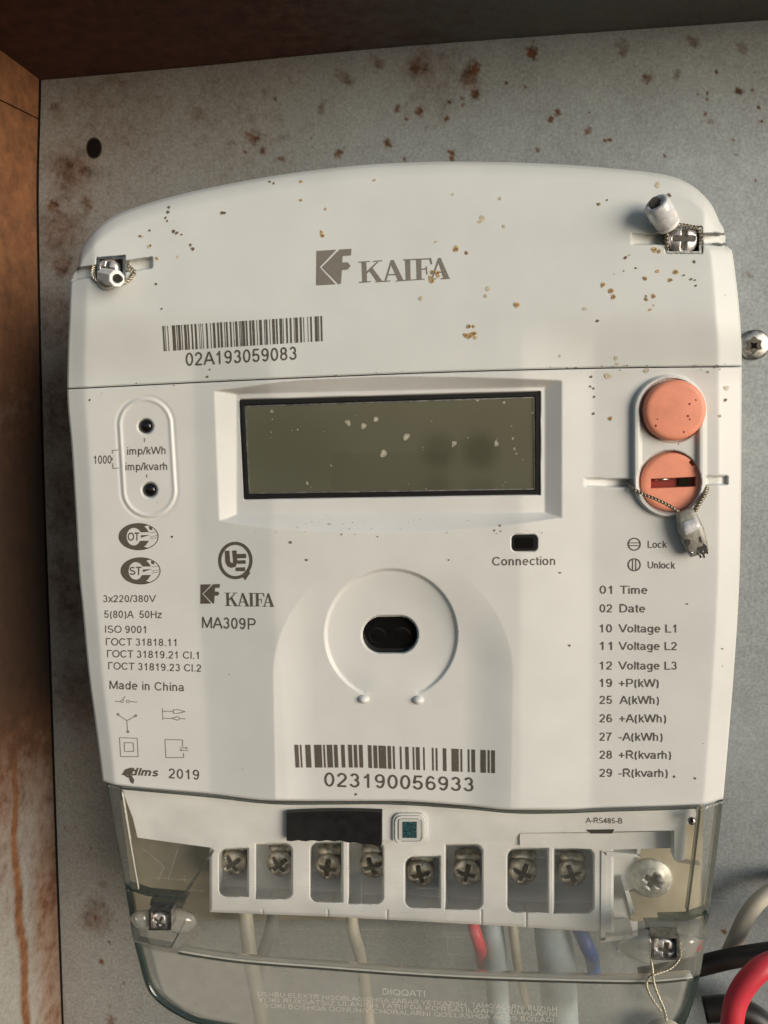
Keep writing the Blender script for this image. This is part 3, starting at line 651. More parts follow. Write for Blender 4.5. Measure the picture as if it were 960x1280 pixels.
def text(s, x0, y0, x1, y1, cap, m=None, parent=None, bold=.135, shear=0, hf=H, off=HO, name='printed_text', slant=0.0, lab=True):
    """string s with its baseline from (x0,y0) to (x1,y1), capital height cap"""
    V, Fs, Z = textobj(s, bold); V[:, 0] += shear*V[:, 1]
    a = (V[:, 0]-V[:, 0].min())/(V[:, 0].max()-V[:, 0].min()); b = V[:, 1]
    px = x0+a*(x1-x0)+slant*b*cap; py = y0+a*(y1-y0)-b*cap
    v = at(px, py, hf(px, py)+off+Z)
    o = mesh(name, v, Fs, m or M['ink'], parent or front, label=('lettering that reads '+s) if lab else None)
    return o
text('02A193059083', 232.5, 457.5, 371, 449.5, 16.5, parent=upper, slant=-.03)
text('imp/kWh', 159, 568.5, 207, 567.5, 9.6)
text('imp/kvarh', 157, 588, 209, 587.5, 9.6)
text('1000', 117.5, 580, 139.5, 579.5, 10.5)
drape('printed_bracket', pline([(148,562.5),(140.5,563),(140.5,567)])+pline([(140.5,572),(140.5,575)])+pline([(141,579),(141.2,585.5),(148.5,585)])+[line(180.6,547.5,180.8,552.5,1.3), line(183.4,593,183.6,597,1.3)], M['ink_line'], front)
text('3x220/380V', 129, 752.8, 195, 752.6, 8.8)
text('5(80)A  50Hz', 130.5, 772.3, 203, 772.8, 9.2)
text('ISO 9001', 131.5, 791, 182.5, 791.5, 9.2)
text('\u0413\u041e\u0421\u0422 31818.11', 132.5, 806.8, 220.5, 807.8, 9.2)
text('\u0413\u041e\u0421\u0422 31819.21 Cl.1', 134, 821.6, 248.5, 823.8, 9.2)
text('\u0413\u041e\u0421\u0422 31819.23 Cl.2', 135.4, 836.8, 251.4, 839.8, 9.2)
text('Made in China', 137, 861.2, 230, 864.2, 10.5)
text('dlms', 163, 969, 198, 970.5, 9.5, bold=.2, shear=.25, m=M['ink'])
drape('printed_swoosh', [[(152,969),(156,962),(163,959.5),(168,960),(165,968),(158,968.5)], [(160,966),(165,970),(168,975),(166.5,980),(163,978),(161,972)], [(152,967),(160,969),(166,972),(159,972)]], M['ink'], front)
text('2019', 211, 972.8, 249, 974.8, 12.3)
text('Connection', 615.5, 707, 694, 706.3, 10.8)
text('MA309P', 252.6, 785, 319.7, 787, 14)
text('023190056933', 405.5, 983, 592, 989.5, 17.5)
text('Lock', 810, 684.9, 833.6, 684.9, 8.8); text('Unlock', 810, 710.5, 844, 711, 8.8)
drape('printed_icon', ringp(793,680.3,8.2,1.5)+[line(786,678.6,800,678.6,1.1), line(786,682,800,682,1.1)], M['ink'], front)
drape('printed_icon', ringp(793,706,8.2,1.5)+[line(791,699,791,713,1.1), line(795,699,795,713,1.1)], M['ink'], front)
for n_, s, x0, x1, y in (('01','Time',775.4,809.5,742.3),('02','Date',774.8,806.8,765.5),('10','Voltage L1',773.5,845.3,790.6),('11','Voltage L2',773.5,846,812.5),('12','Voltage L3',773.3,846,837),
                     ('19','+P(kW)',774,823.6,858.8),('25','A(kWh)',774.8,823.8,880),('26','+A(kWh)',774.5,832.8,903),('27','-A(kWh)',773.8,828.3,926),('28','+R(kvarh)',773.8,839,948.5),('29','-R(kvarh)',773.5,834.8,971.2)):
    text(n_, 749.8, y, 765.2, y, 10.2); text(s, x0, y, x1, y+.2, 10.2)
# barcodes
def bars(src, lst, sc_): return [(src+a/sc_, src+b/sc_) for a, b in lst]
b1 = bars(195, [(68,86),(93,101),(122,131),(172,207),(219,228),(236,262),(273,283),(303,331),(340,357),(380,398),(418,441),(465,472),(484,491),(504,511),(542,560),(589,597),(618,643),(665,685),(697,721),(741,750),(760,780),(803,821),(841,848),(862,887),(906,913)], 8.727)
b1 += bars(300, [(5,14),(20,50),(60,78),(100,120),(130,157),(179,187),(208,237),(262,269),(278,297),(320,327),(350,378),(390,408),(430,457),(466,473),(500,518),(542,560),(586,591),(600,630),(652,672),(691,698),(735,742),(765,783),(815,845),(851,860),(878,896)], 8.727)
def bx(x, t): return x+2.0*t*(1-(x-203)/200*.6)
polys = []
for a, b in b1:
    ya, yb = 407.5-(a-203)*.0635, 407.5-(b-203)*.0635
    polys.append([(a, ya), (b, yb), (bx(b, 1), yb+31.5), (bx(a, 1), ya+31.5)])
drape('barcode', polys, M['ink'], upper, 'narrow barcode above the number ending in 083')
b2 = bars(360, [(57,92),(105,120),(153,200),(232,298),(313,328),(345,393),(408,440),(472,503),(535,568),(583,613),(630,663),(710,742),(758,792),(805,870),(885,915),(932,948)], 7.11)
b2 += bars(490, [(8,22),(68,82),(113,143),(177,191),(205,237),(267,280),(343,357),(375,390),(437,466),(512,572),(588,603),(650,665),(682,713),(760,805),(822,838),(853,883)], 6.857)
polys = []
for a, b in b2:
    f = lambda x: 931+max(0, x-450)*.042; s_ = lambda x: 1.6*(1-(x-369)/260)
    polys.append([(a, f(a)), (b, f(b)), (b+s_(b), f(b)+28.5), (a+s_(a), f(a)+28.5)])
drape('barcode', polys, M['ink'], front, 'wide barcode above the number ending in 933')
# word mark + block emblem (coordinates from one drawing, placed twice)
kf = [[(75,65),(195,58),(95,163),(190,266),(73,272)], [(213,57),(285,52),(282,92),(232,96),(230,135),(262,133),(280,155),(262,178),(228,180),(222,262),(208,266),(107,163)]]
let = [[(346,132),(374,130),(379,250),(351,252)], [(328,130),(395,125),(395,131),(328,136)], [(331,251),(403,246),(403,252),(331,257)],
 [(374,190),(436,132),(448,131),(377,204)], [(388,178),(411,166),(470,246),(438,249)], [(415,125),(470,121),(470,127),(415,131)], [(428,249),(497,243),(497,249),(428,254)],
 [(522,121),(538,119),(597,240),(566,243),(524,148),(494,245),(484,246)], [(506,205),(556,202),(558,209),(504,212)], [(470,246),(518,242),(518,248),(470,252)], [(550,243),(618,238),(618,244),(550,249)],
 [(608,120),(638,118),(640,236),(612,239)], [(596,116),(652,113),(652,119),(596,122)], [(618,238),(660,236),(660,241),(618,244)],
 [(675,118),(704,116),(706,232),(678,235)], [(650,113),(765,108),(765,115),(650,120)], [(752,110),(764,109),(770,146),(763,146)], [(704,172),(736,168),(736,176),(704,179)], [(731,158),(738,157),(742,206),(735,206)], [(660,235),(724,231),(724,237),(660,241)],
 [(806,108),(820,106),(872,226),(838,229),(808,135),(774,231),(764,232)], [(788,192),(832,189),(834,196),(786,199)], [(750,232),(796,229),(796,235),(750,239)], [(822,229),(877,226),(877,232),(822,236)]]
def place(src, fx_, fy_): return [[(fx_(x, y), fy_(x, y)) for x, y in p] for p in src]
big = (lambda x, y: 380+x/4.8, lambda x, y: 300+y/4.8)
drape('printed_emblem', place(kf, *big), M['ink_pale'], upper); drape('printed_word', place(let, *big), M['ink_pale'], upper)
sx = 24.5/212; sy = 25./215
drape('printed_emblem', place(kf, lambda x, y: 250.5+(x-73)*sx, lambda x, y: 729.5+(y-55+(x-73)*.035)*sy), M['ink'], front)
sx2 = 62/549.; sy2 = 16./122
drape('printed_word', place(let, lambda x, y: 280.8+(x-328)*sx2, lambda x, y: 756.6-(250-(x-328)*.045*1.0-y)*sy2 + (x-328)*.002), M['ink'], front)
# oval conformity marks
for cx, cy, s in ((173.3, 670.8, 'OT'), (175.8, 713.6, 'ST')):
    pl = ringp(cx, cy, 25, 1.0, 44, 17)
    for a in range(60, 300, 10):          # thick crescent
        for q in (0,):
            a0, a1 = math.radians(a), math.radians(a+10)
            pl.append([(cx+24.6*math.cos(a0), cy+16.6*math.sin(a0)), (cx+24.6*math.cos(a1), cy+16.6*math.sin(a1)), (cx-6+9*math.cos(a1), cy+11*math.sin(a1)), (cx-6+9*math.cos(a0), cy+11*math.sin(a0))])
    pl += [[(cx-1,cy-10),(cx+4,cy-15.5),(cx+10,cy-10),(cx+13,cy-5.6),(cx+3,cy-5.4)], [(cx+2,cy+5.2),(cx+13,cy+5.2),(cx+9,cy+11),(cx+2,cy+15),(cx-2,cy+11)], [(cx+3,cy+1.5),(cx+3,cy-1.8),(cx+14,cy-2.3)], [(cx+13,cy-12.8),(cx+17,cy-11.6),(cx+17,cy-8),(cx+13.5,cy-9)]]
    pl += [line(cx+14, cy+.5, cx+24, cy-1.5, .5), line(cx+14, cy+3, cx+24, cy+1, .5), line(cx+14, cy-5, cx+23, cy-6, .5)]
    drape('printed_oval_mark', pl, M['ink'], front)
    text(s, cx-13.5, cy+5, cx+1, cy+5, 10, bold=.17)
# round speech-bubble mark
drape('printed_round_mark', ringp(294.3, 700.6, 21.5, 4, 40, 23.5)+[[(302,719),(310,713),(313,716),(306.5,725.5)]]+
      [[(281,688.5),(286.8,688.3),(287.8,702),(290.5,704.3),(289,710),(284.5,708),(282,703)], [(290.3,688.2),(295.8,688),(296.8,703),(294.5,708.5),(289,710),(290.5,704.3),(291.6,702)],
       [(296,692.5),(307.5,692.2),(308,697.6),(296.3,698)], [(296.5,700.5),(307,700.2),(307.3,704.6),(296.8,704.9)], [(294.5,709.4),(306.5,709),(306.5,714),(294.8,714)]], M['ink'], front)
# thin circuit symbols
S6 = lambda x, y: (100+x/6., 860+y/6.)
def q6(pts): return [S6(*p) for p in pts]
sym = pline(q6([(262,100),(310,102)]), .9)+ringp(*S6(318,100),2.0,.7,12)+pline(q6([(318,92),(340,62)]), .8)+ringp(*S6(360,102),2.2,.7,12)+pline(q6([(374,102),(430,106)]), .9)
drape('printed_symbol', sym, M['ink_line'], front)
sym = pline(q6([(285,200),(352,245),(418,210)]), .9)+pline(q6([(352,245),(358,330)]), .9)+ringp(*S6(285,198),1.8,1.2,10)+ringp(*S6(418,208),1.8,1.2,10)+ringp(*S6(360,328),1.8,1.2,10)
drape('printed_symbol', sym, M['ink_line'], front)
sym = pline(q6([(618,150),(622,240)]), .7)+pline(q6([(618,175),(700,175)]), .9)+pline(q6([(700,164),(735,162),(790,178),(735,190),(702,190),(700,164)]), .9)+pline(q6([(622,228),(690,228),(735,214),(750,228),(735,243),(690,228)]), .9)+pline(q6([(750,228),(790,232)]), .9)
drape('printed_symbol', sym, M['ink_line'], front)
sym = pline(q6([(297,372),(430,378),(437,515),(305,515),(297,372)]), .9)+pline(q6([(332,410),(400,412),(404,476),(335,476),(332,410)]), .9)
drape('printed_symbol', sym, M['ink_line'], front)
sym = pline(q6([(770,440),(770,390),(638,387),(645,522),(778,522),(778,488)]), .9)+pline(q6([(748,448),(806,450)]), .8)+pline(q6([(750,466),(812,470)]), .8)+[q6([(795,440),(810,450),(795,460)]), q6([(762,456),(748,466),(762,478)])]
drape('printed_symbol', sym, M['ink_line'], front)

# -------------------------------------------------- dirt specks on the covers (too many to count)
def specks(name, lst, m, parent, hf=H, off=.3):
    mb = MB()
    for x, y, r in lst:
        n = 16; ph = rng.uniform(0, 6)
        ex = rng.uniform(.72, 1.0); w1, w2 = rng.uniform(0, 6, 2); ro = rng.uniform(0, 3.14)
        pl = []
        for i in range(n):
            a = 6.283*i/n; q = r*(1+.10*math.sin(2*a+w1)+.10*math.sin(3*a+w2)+.03*rng.randn()); u0, v0 = q*math.cos(a), q*ex*math.sin(a)
            pl.append((x+u0*math.cos(ro)-v0*math.sin(ro), y+u0*math.sin(ro)+v0*math.cos(ro)))
        pl = np.array(pl); v = at(pl[:, 0], pl[:, 1], hf(pl[:, 0], pl[:, 1])+off); mb.add(list(v), [tuple(range(n))])
    return tag(mb.build(name, m, parent), kind='stuff')
M['rdrop'] = mat('rust_drop', (.42, .29, .13), .6, noise=.4, nscale=1500)
M['rdrop2'] = mat('pale_rust_drop', (.50, .44, .31), .6, noise=.2, nscale=1500)
M['sdrop'] = mat('rust_core', (.24, .13, .04), .6, noise=.4, nscale=1500)
M['sdark'] = mat('dark_speck', (.15, .105, .065), .7, noise=.3, nscale=1500)
M['dust'] = mat('dust_blob', (.33, .31, .24), .8, noise=.3, nscale=1500)
rd = [(403,294,3),(402,290,2),(376,227,2),(376,250,1.8),(407,261,1.8),(196,323,2.2),(570,311,3.8),(583,316,2.6),(540,340,2.6),(538,346,2.4),(547,341,3),(540,351,3.2),(548,345,2.2),(646,381,3.8),(754,356,3),(764,363.5,3.4),(767,371,3.2),(818,312,3.6),(824,314,2.8),(806.5,348,3),(845,340,3.2),(838,350,3),(817,370,2.8),(808,374,2.6),(586,408,3),(592,417,3.4),(588,420,2.6),(582,419,3),(594,422,2.2),(763,523,3),(813,387,2),(822,339,2.4),(468,225,1.8),(587,420,3.4),(808,370,1.6),(900,520,2),(592,408,2)]
rd2 = [(603,273,3.6),(600,277,2.4),(630,283,2.2),(545,302,2),(610,361,3),(607,370,2.4),(526,373,2.6),(731,386,2.6),(822,231,4),(625,248,2),(760,470,4.5),(770,448,2.5),(700,445,1.6),(808,463,3.2),(908,485,3.4),(566,243,1.6),(750,255,2),(525,540,2),(772,455,2),(186,308,2.4),(178,296,1.8),(222,321,1.8)]
sd = [(211,259,1.8),(210,265,2),(207,272,1.8),(209,276,1.4),(217,289,2.4),(221,291,2.2),(227,293,1.2),(238,306,1.8),(241,311,2.2),(278,266,2.6),(281,266,1.6),(175,295,1.6),(187,288,1.6),(188,307,1.5),(195,355,1.7),(202,386,1.2),(337,227,1.6),(342,229,1.4),(748,255,1.8),(759,250,1.2),(837,244,2.4),(835,243,1.8),(782,322,2),(795,335,1.3),(855,344,1.4),(864,349,1.8),(869,350,1.2),(868,327,2),(747,401,2),(870,357,1.3),(885,465,1.4),(739,471,1.8),(738,483,1.4),(742,485.5,1.4),(743,496,1.4),(742,517,1.6),(280,502,1.8),(279,513,2),(215,671,1.6),(363,678,1.8),(383,700,1.6),(712,807,1.7),(859,755,1.2),(700,716,1.4),(625,657,1.3),(618,663,1.2),(626,664,1),(427,668,1.2),(472,671,1),(561,700,1.1),(445,993,1.6),(843,971,1.5),(869,973,1.4),(420,470,1.4),(112,500,1.4),(259,471,1.6),(262,462,1.2),(830,500,1.1),(907,500,2.2),(903,811,1.2)]
for i in range(26):
    x = rng.choice([rng.uniform(95, 915), rng.normal(740, 30), rng.normal(890, 20)]); x = min(max(x, 90), 920)
    sd.append((x, float(seam(x))+rng.choice([-1, 1])*rng.uniform(1.2, 3.5), rng.uniform(.35, .9)))
for i in range(30): sd.append((rng.uniform(300, 700), 642+rng.uniform(2, 26), rng.uniform(.3, .7)))
for i in range(18): sd.append((rng.uniform(95, 915), rng.uniform(260, 990), rng.uniform(.35, .8)))
for i in range(4): rd2.append((rng.normal(820, 45), rng.normal(350, 40), rng.uniform(.8, 1.8)))
ok = lambda q: 270 < q[0] < 700 and 478 < q[1] < 640
keep = lambda l: [q for q in l if not ok(q) and q[1] < float(botf(q[0]))-4 and Lf(q[1])+3 < q[0] < Rf(q[1])-3 and q[1] > Tf(q[0])+2]
specks('rust_speck', keep(rd), M['rdrop'], meter, off=.62); specks('rust_core', [(x+.3, y+.2, r*.5) for x, y, r in keep(rd) if r > 2.5], M['sdrop'], meter, off=.8); specks('pale_speck', keep(rd2), M['rdrop2'], meter, off=.55); specks('dirt_speck', keep(sd), M['sdark'], meter, off=.7)
dl_ = [(435,528.5,4),(454.5,532.5,3.8),(470,524,3.4),(508,546,4.6),(479.5,567,4.4),(568,554,3),(566,557,2),(620.5,554.5,3.4),(641,548,1.6),(643,561,1.6),(645.5,567,1.4),(340,514,2.4),(372,537,1.2),(414,582,1.2),(445,499,2.6),(597,500,2),(630,503,1.8),(670,540,1.5),(671,567,1.4),(384,604,2.2),(666,516,1.6)]
for i in range(22): dl_.append((rng.uniform(312, 665), rng.uniform(508, 612), rng.uniform(.4, .9)))
specks('dust_speck', dl_, M['dust'], disp, hf=lambda x, y: 0*np.asarray(x)-19.6+0., off=.5)
specks('dust_core', [(x, y, r*.35) for x, y, r in dl_[:8]], M['rdrop2'], disp, hf=lambda x, y: 0*np.asarray(x)-19.6, off=.8)
specks('dirt_speck', [(862,505,1.4),(860,520,1.6),(862,524,1.2),(820,532,1.5),(822,524,1),(855,540,1.2),(870,500,1),(848,555,1)], M['orange_dark'], k1, hf=lambda x, y: 0*np.asarray(x)+1.0, off=.3)

# ================================================================== TERMINAL COMPARTMENT
mb = MB(); mb.prism([(150,1000),(880,1000),(876,1148),(170,1150)], -170, -182); mb.build('base_plate', M['beige'], meter)
# terminal block as one moulding with eight pockets
ops = [(273,1060,311,1121),(319,1054,366,1124),(387,1052,428.5,1128),(435,1052,480,1130),(505.5,1070,551,1135),(556,1055,604,1137),(633,1060,686,1140.5),(691.5,1060,743,1142)]
xs = np.arange(262, 768, 1.0); ys = np.arange(1030, 1172, 1.0); PX, PY = np.meshgrid(xs, ys)
bot = np.interp(xs, [262, 310, 420, 640, 768], [1140, 1142, 1146, 1158, 1166]); PY = 1030+(PY-1030)/(1171-1030)*(bot-1030)[None, :]
def Hb(px, py):
    px = np.asarray(px, float); py = np.asarray(py, float)
    h = -62+0*px
    for i, (x0, y0, x1, y1) in enumerate(ops):
        r = 11; cx, cy = (x0+x1)/2, (y0+y1)/2; qx = np.abs(px-cx)-(x1-x0)/2+r; qy = np.abs(py-cy)-(y1-y0)/2+r
        # only the outer corners of each pair are rounded
        d = np.where((qx > 0) & (qy > 0), r-np.hypot(qx, qy), r-np.maximum(qx, qy))
        outer = (px < cx) if i % 2 == 0 else (px > cx)
        d2 = np.minimum((x1-x0)/2-np.abs(px-cx), (y1-y0)/2-np.abs(py-cy)); d = np.where(outer, d, d2)
        dep = 62+26*np.clip((y1-14-py)/24, 0, 1)
        h = h - dep*np.clip(d/2.5, 0, 1)
    for x in (338, 420, 494, 612, 668): h = h - 3*np.clip((1.2-np.abs(px-x+10))/1, 0, 1)*(py > 1143-6)
    e = np.minimum(np.minimum(px-262, 767-px), np.interp(px, [262, 310, 420, 640, 768], [1140, 1142, 1146, 1158, 1166])-py)
    return h - 3*np.clip(1-e/3, 0, 1)
block = gridmesh('terminal_block', PX, PY, Hb(PX, PY), M['inner'], meter, skirt=110)
for i, (x, y) in enumerate([(292,1078),(350,1079),(410.5,1083),(466,1081),(526,1091),(583.5,1090),(653.5,1089),(714.5,1091)]):
    clampm = screwmesh('terminal_screw', x, y, -122, 20, 9, M['brass'], block, cross=.72, cw=.17, rot=rng.uniform(0, 1.5), depth=9)
    dome('clamp', x+1, y-19, -132, 19, 9, M['brass'], block, 9)
# shelf that carries the clear cover, print, slot
mb = MB(); mb.prism([(152,986),(260,994),(340,1003),(490,1003),(640,1014),(760,1012),(868,1009),(871,1020),(858,1031),(856,1075),(843,1076),(843,1038),(730,1040),(650,1041),(640,1052),(545,1052),(480,1050),(356,1050),(337,1051),(300,1058),(275,1061),(237,1056),(172,1047),(166,1022)], -34, -56)
shelf = mb.build('cover_shelf', M['inner'], meter)
fl = lambda v: (lambda x, y: 0*np.asarray(x, float)+v)
text('A-RS485-B', 732.5, 1028.6, 778, 1029.6, 6.6, parent=shelf, hf=fl(-34), m=M['ink'], bold=.13)
mb = MB(); mb.prism([(733,1037.5),(768,1037),(765,1042),(738,1042)], -33, -40); mb.build('slot', M['dark'], shelf)
mb = MB(); mb.prism([(768,1041),(843,1039),(843,1060),(768,1062),(650,1058),(650,1042)], -58, -64); mb.build('shelf_step', M['inner'], shelf)
# bracket at the right with washer screw
mb = MB(); mb.prism([(796,1052),(833,1050),(846,1078),(876,1082),(873,1146),(790,1152),(781,1117),(796,1112)], -96, -108); mb.build('mounting_bracket', M['beige'], meter)
mb = MB()
for pl in ([(753,1064),(800,1068),(800,1072),(758,1070)], [(752,1064),(758,1066),(757,1176),(751,1176)], [(751,1172),(792,1168),(792,1173),(751,1178)], [(781,1114),(786,1113),(794,1140),(790,1144)], [(798,1052),(802,1052),(800,1070),(796,1068)]): mb.prism(pl, -60, -96)
mb.build('rib', M['inner'], meter)
mb = MB(); mb.prism([(757,1070),(797,1072),(797,1170),(757,1173)], -99, -105); mb.build('recess_floor', M['inner'], meter)
screwmesh('mounting_screw', 814.5, 1098.5, -92, 28, 8, M['washer'], meter, cross=.42, cw=.16, rot=.5, washer=1, depth=10, label='large washer-head screw at the right of the terminals')
# square button with foil
mb = MB(); mb.prism(rrect(491,1017,534,1058,10), -30, -50); sb = mb.build('square_button', M['inner'], meter)
frame('button_ring', rrect(494,1020,531,1055,8), rrect(497,1023,528,1052,6), -27.5, -31, M['inner'], sb)
mb = MB(); mb.prism(rrect(498.5,1024,525.5,1051,3), -26, -31); mb.build('button_face', M['white'], sb)
mb = MB(); mb.prism([(503.5,1027.5),(521,1027.5),(521,1047.5),(503.5,1047.5)], -25.2, -27); mb.build('foil', M['holo'], sb)
# tape (stuck on later)
tp = MB(); n = 24; top_ = [(358+119*i/n, 1016-1.6*math.sin(i/n*3.1)-.6*(i/n)) for i in range(n+1)]; bt = [(477-119*i/n, 1058-(8.5 if i > 14 else 0)*((i-14)/10 if i > 14 else 0)-(1.6*math.sin(i*1.1))) for i in range(n+1)]
bt = [(x, 1051+5.5*np.clip((x-420)/50, 0, 1)+.7*math.sin(x*.35)) for x, y in bt]
tp.prism(top_+bt, -24, -33); tag(tp.build('black_tape', M['tape']), 'strip of matte black tape stuck above the third and fourth terminals', 'tape')

# -------------------------------------------------- clear terminal cover
L2 = curve1([(970,133),(985,135),(1050,145.5),(1110,156),(1138,161),(1160,163.5),(1200,173),(1238,184.5),(1257,203),(1279,244),(1292,300),(1302,380),(1306,470)])
R2 = curve1([(990,905),(1059,897),(1138,887),(1218,875),(1260,865),(1279,857),(1292,846),(1300,825),(1306,780)])
step = curve1([(150,1176),(219,1188),(300,1200),(400,1208),(465,1213),(600,1221),(806,1226),(870,1221)])
u = np.linspace(0, 1, 380); v = np.linspace(0, 1, 170); U, Vv = np.meshgrid(u, v); Y = 1000+300*Vv; X = 130+U*770
for _ in range(25):
    X = L2(Y)+U*(R2(Y)-L2(Y)); Y = (botf(np.clip(X, 125, 905))+1.2)*(1-Vv)+1306*Vv
def Hc(px, py):
    e = np.minimum(px-L2(py), R2(py)-px)
    h = -12 - 14*np.clip(1-e/20, 0, 1) - 4*np.clip(1-(py-botf(np.clip(px, 125, 905)))/4, 0, 1)
    h = h - 16*ss(-3, 4, py-step(px)) - 14*clampl((py-1240)/60)**2
    return h
haze = .012+(.30-.10*ss(560, 600, X)*ss(775, 745, X))*ss(1140, 1165, Y)+.22*ss(-2, 6, Y-step(X))
haze = haze+.32*(X-L2(Y) < 16)*(Y < 1112)+.16*(R2(Y)-X < 25)*(Y < 1142)+.05*(Y > 1112)*np.exp(-(X-L2(Y))/12)
for x, y, a, b in ((300,1100,90,.05),(700,1110,110,.06),(210,1080,40,.1),(820,1100,60,.1)): haze += b*np.exp(-((X-x)**2+(Y-y)**2)/a**2)
tcov = gridmesh('terminal_cover', X, Y, Hc(X, Y), M['shell'], meter, attrs={'haze': haze})
# thick edge of the cover: follows its outline, solid strip going back
def rimstrip(name, pts, wi, h1, h0, m, parent):
    pts = np.array(smoothpath([(*p, 0) for p in pts], 6))[:, :2]; n = len(pts); t = np.gradient(pts, axis=0); nn = np.stack([-t[:, 1], t[:, 0]], 1); nn /= np.linalg.norm(nn, axis=1)[:, None]
    o_, i_ = pts, pts+nn*wi; mb = MB(); a = at(o_[:, 0], o_[:, 1], h1); b = at(i_[:, 0], i_[:, 1], h1); c = a+[0, (h1-h0)*S, 0]; d = b+[0, (h1-h0)*S, 0]
    V = list(a)+list(b)+list(c)+list(d); Fs = []
    for k in range(n-1): Fs += [(k, k+1, n+k+1, n+k), (2*n+k, 3*n+k, 3*n+k+1, 2*n+k+1), (k, 2*n+k, 2*n+k+1, k+1), (n+k, n+k+1, 3*n+k+1, 3*n+k)]
    Fs += [(0, n, 3*n, 2*n), (n-1, 3*n-1, 4*n-1, 2*n-1)]
    mb.add(V, Fs); return mb.build(name, m, parent, True)
lp = [(float(L2(y)), y) for y in (980,1010,1050,1110,1138,1165,1200,1238,1257,1270,1279,1292)]
rp = [(float(R2(y)), y) for y in (1001,1030,1059,1100,1138,1180,1218,1250,1279,1292)]
rimstrip('cover_edge', lp[3:], -4.4, -26, -38, M['rim'], tcov); rimstrip('cover_edge', lp[:4], -2.0, -25, -30, M['rib'], tcov); rimstrip('cover_edge', rp, 4.6, -26, -40, M['rim'], tcov)
rimstrip('cover_edge', [(float(L2(y))+16, y) for y in (990,1030,1070,1112)], -1.2, -13, -17, M['emboss'], tcov)
rimstrip('cover_edge', [(float(R2(y))-26, y) for y in (1014,1050,1100,1142)], 1.4, -13, -26, M['rib'], tcov)
stp = [(x, float(step(x))) for x in (222,260,300,350,400,465,530,600,700,806,866)]
rimstrip('cover_ledge', stp, 1.6, -16, -30, M['emboss'], tcov)
rimstrip('cover_ledge', [(x, y+3) for x, y in stp], 1.3, -20, -34, M['rib'], tcov)
rimstrip('cover_lip', [(x, float(botf(x))+3.2) for x in (150,260,340,420,490,580,640,700,760,830,877)], 1.6, -9, -16, M['rib'], tcov)
def ribs(lst, m, name):
    for x0, y0, x1, y1, w_, h1, h0 in lst:
        mb = MB(); mb.prism(line(x0, y0, x1, y1, w_), h1, h0); mb.build(name, m, tcov)
ribs([(157,1109,184,1118,4.5,-20,-32),(184,1118,230,1122,4.5,-20,-32),(172,1176,214,1184,3,-30,-38),(824,1150,858,1149,5,-20,-32),(858,1149,884,1140,4.5,-20,-32)], M['rim'], 'rib'); ribs([(188,1128,228,1132,8,-30,-42),(806,1158,848,1158,8,-30,-42)], M['rib'], 'rib')
ribs([(229,1120,259,1075,3.2,-14,-40),(225,1134,232,1123,3,-14,-30),(214,1184,232,1150,2,-12,-24)], M['rib'], 'rib')
# scratches and mould lines on the clear plastic
rs_ = []
for i in range(90):
    x = rng.uniform(180, 860); y = rng.uniform(1062, 1200); L_ = rng.uniform(6, 60)
    if rng.rand() < .5: rs_.append(line(x, y, x+L_, y+L_*rng.uniform(-.02, .08), .35))
    elif rng.rand() < .4: rs_.append(line(x, y, x+L_*.3, y+L_*.3*rng.uniform(-1, 1), .3))
    else: rs_.append(line(x, y, x+rng.uniform(-1, 1), y+L_*.4, .5))
rs_ += pline([(178,1060),(205,1083),(198,1100)], .6)+pline([(222,1062),(210,1100)], .6)+pline([(560,1118),(556,1150)], .6)+pline([(452,1100),(452,1140)], .5)
tag(drape('scratch', rs_, M['scratchm'], tcov, hf=Hc, off=.6), kind='stuff')
# moulded warning text
kw = dict(m=M['emboss'], parent=tcov, hf=Hc, off=.8, bold=.13, name='moulded_text')
text('DIQQATI', 478, 1243, 531, 1246, 7.6, **kw)
text("USHBU ELEKTR HISOBLAGICHGA ZARAR YETKAZISH, TAMG'ALARNI BUZISH", 322, 1245, 696, 1264.5, 5.6, **kw)
text("YOKI RUXSATSIZ ULANISH TA'RIFDA KO'RSATILGAN JARIMALARNI", 322, 1252, 696, 1271, 5.6, **kw)
text("YOKI BOSHQA QONUNIY CHORALARNI QO'LLASHGA ASOS BO'LADI", 330, 1259.5, 692, 1278, 5.6, **kw)
# pockets and screws of the four sealing points
def pocket(x0, y0, x1, y1, h1, h0, parent):
    frame('metal_clip', [(x0,y0),(x1,y0),(x1,y1),(x0,y1)], [(x0+3,y0+3),(x1-3,y0+3),(x1-3,y1-2.5),(x0+3,y1-2.5)], h1, h0, M['steel_dull'], parent)
    mb = MB(); mb.prism([(x0+1,y0+1),(x1-1,y0+1),(x1-1,y1-1),(x0+1,y1-1)], h0+2, h0-3); mb.build('pocket_floor', M['dark'], parent)
hTL = float(H(170, 345)); hTR = float(H(840, 330))
pocket(121, 320.5, 156.5, 351, hTL-2, hTL-16, upper); screwmesh('sealing_screw', 136, 337, hTL-8, 14, 6, M['screwm'], upper, cross=.7, cw=.18, rot=.2)
pocket(833, 284, 877, 316.5, hTR-2, hTR-16, upper); screwmesh('sealing_screw', 853.5, 299.5, hTR-7, 17, 7, M['screwm'], upper, cross=.75, cw=.17, rot=.05)
pocket(186, 1137.5, 214, 1163, 6, -12, tcov); screwmesh('sealing_screw', 200, 1150.5, -4, 12, 5, M['screwm'], tcov, cross=.75, cw=.18, rot=.6)
pocket(815, 1170, 849, 1200, 6, -12, tcov); screwmesh('sealing_screw', 831, 1185.5, -4, 14.5, 5, M['screwm'], tcov, cross=.7, cw=.19, rot=.1)
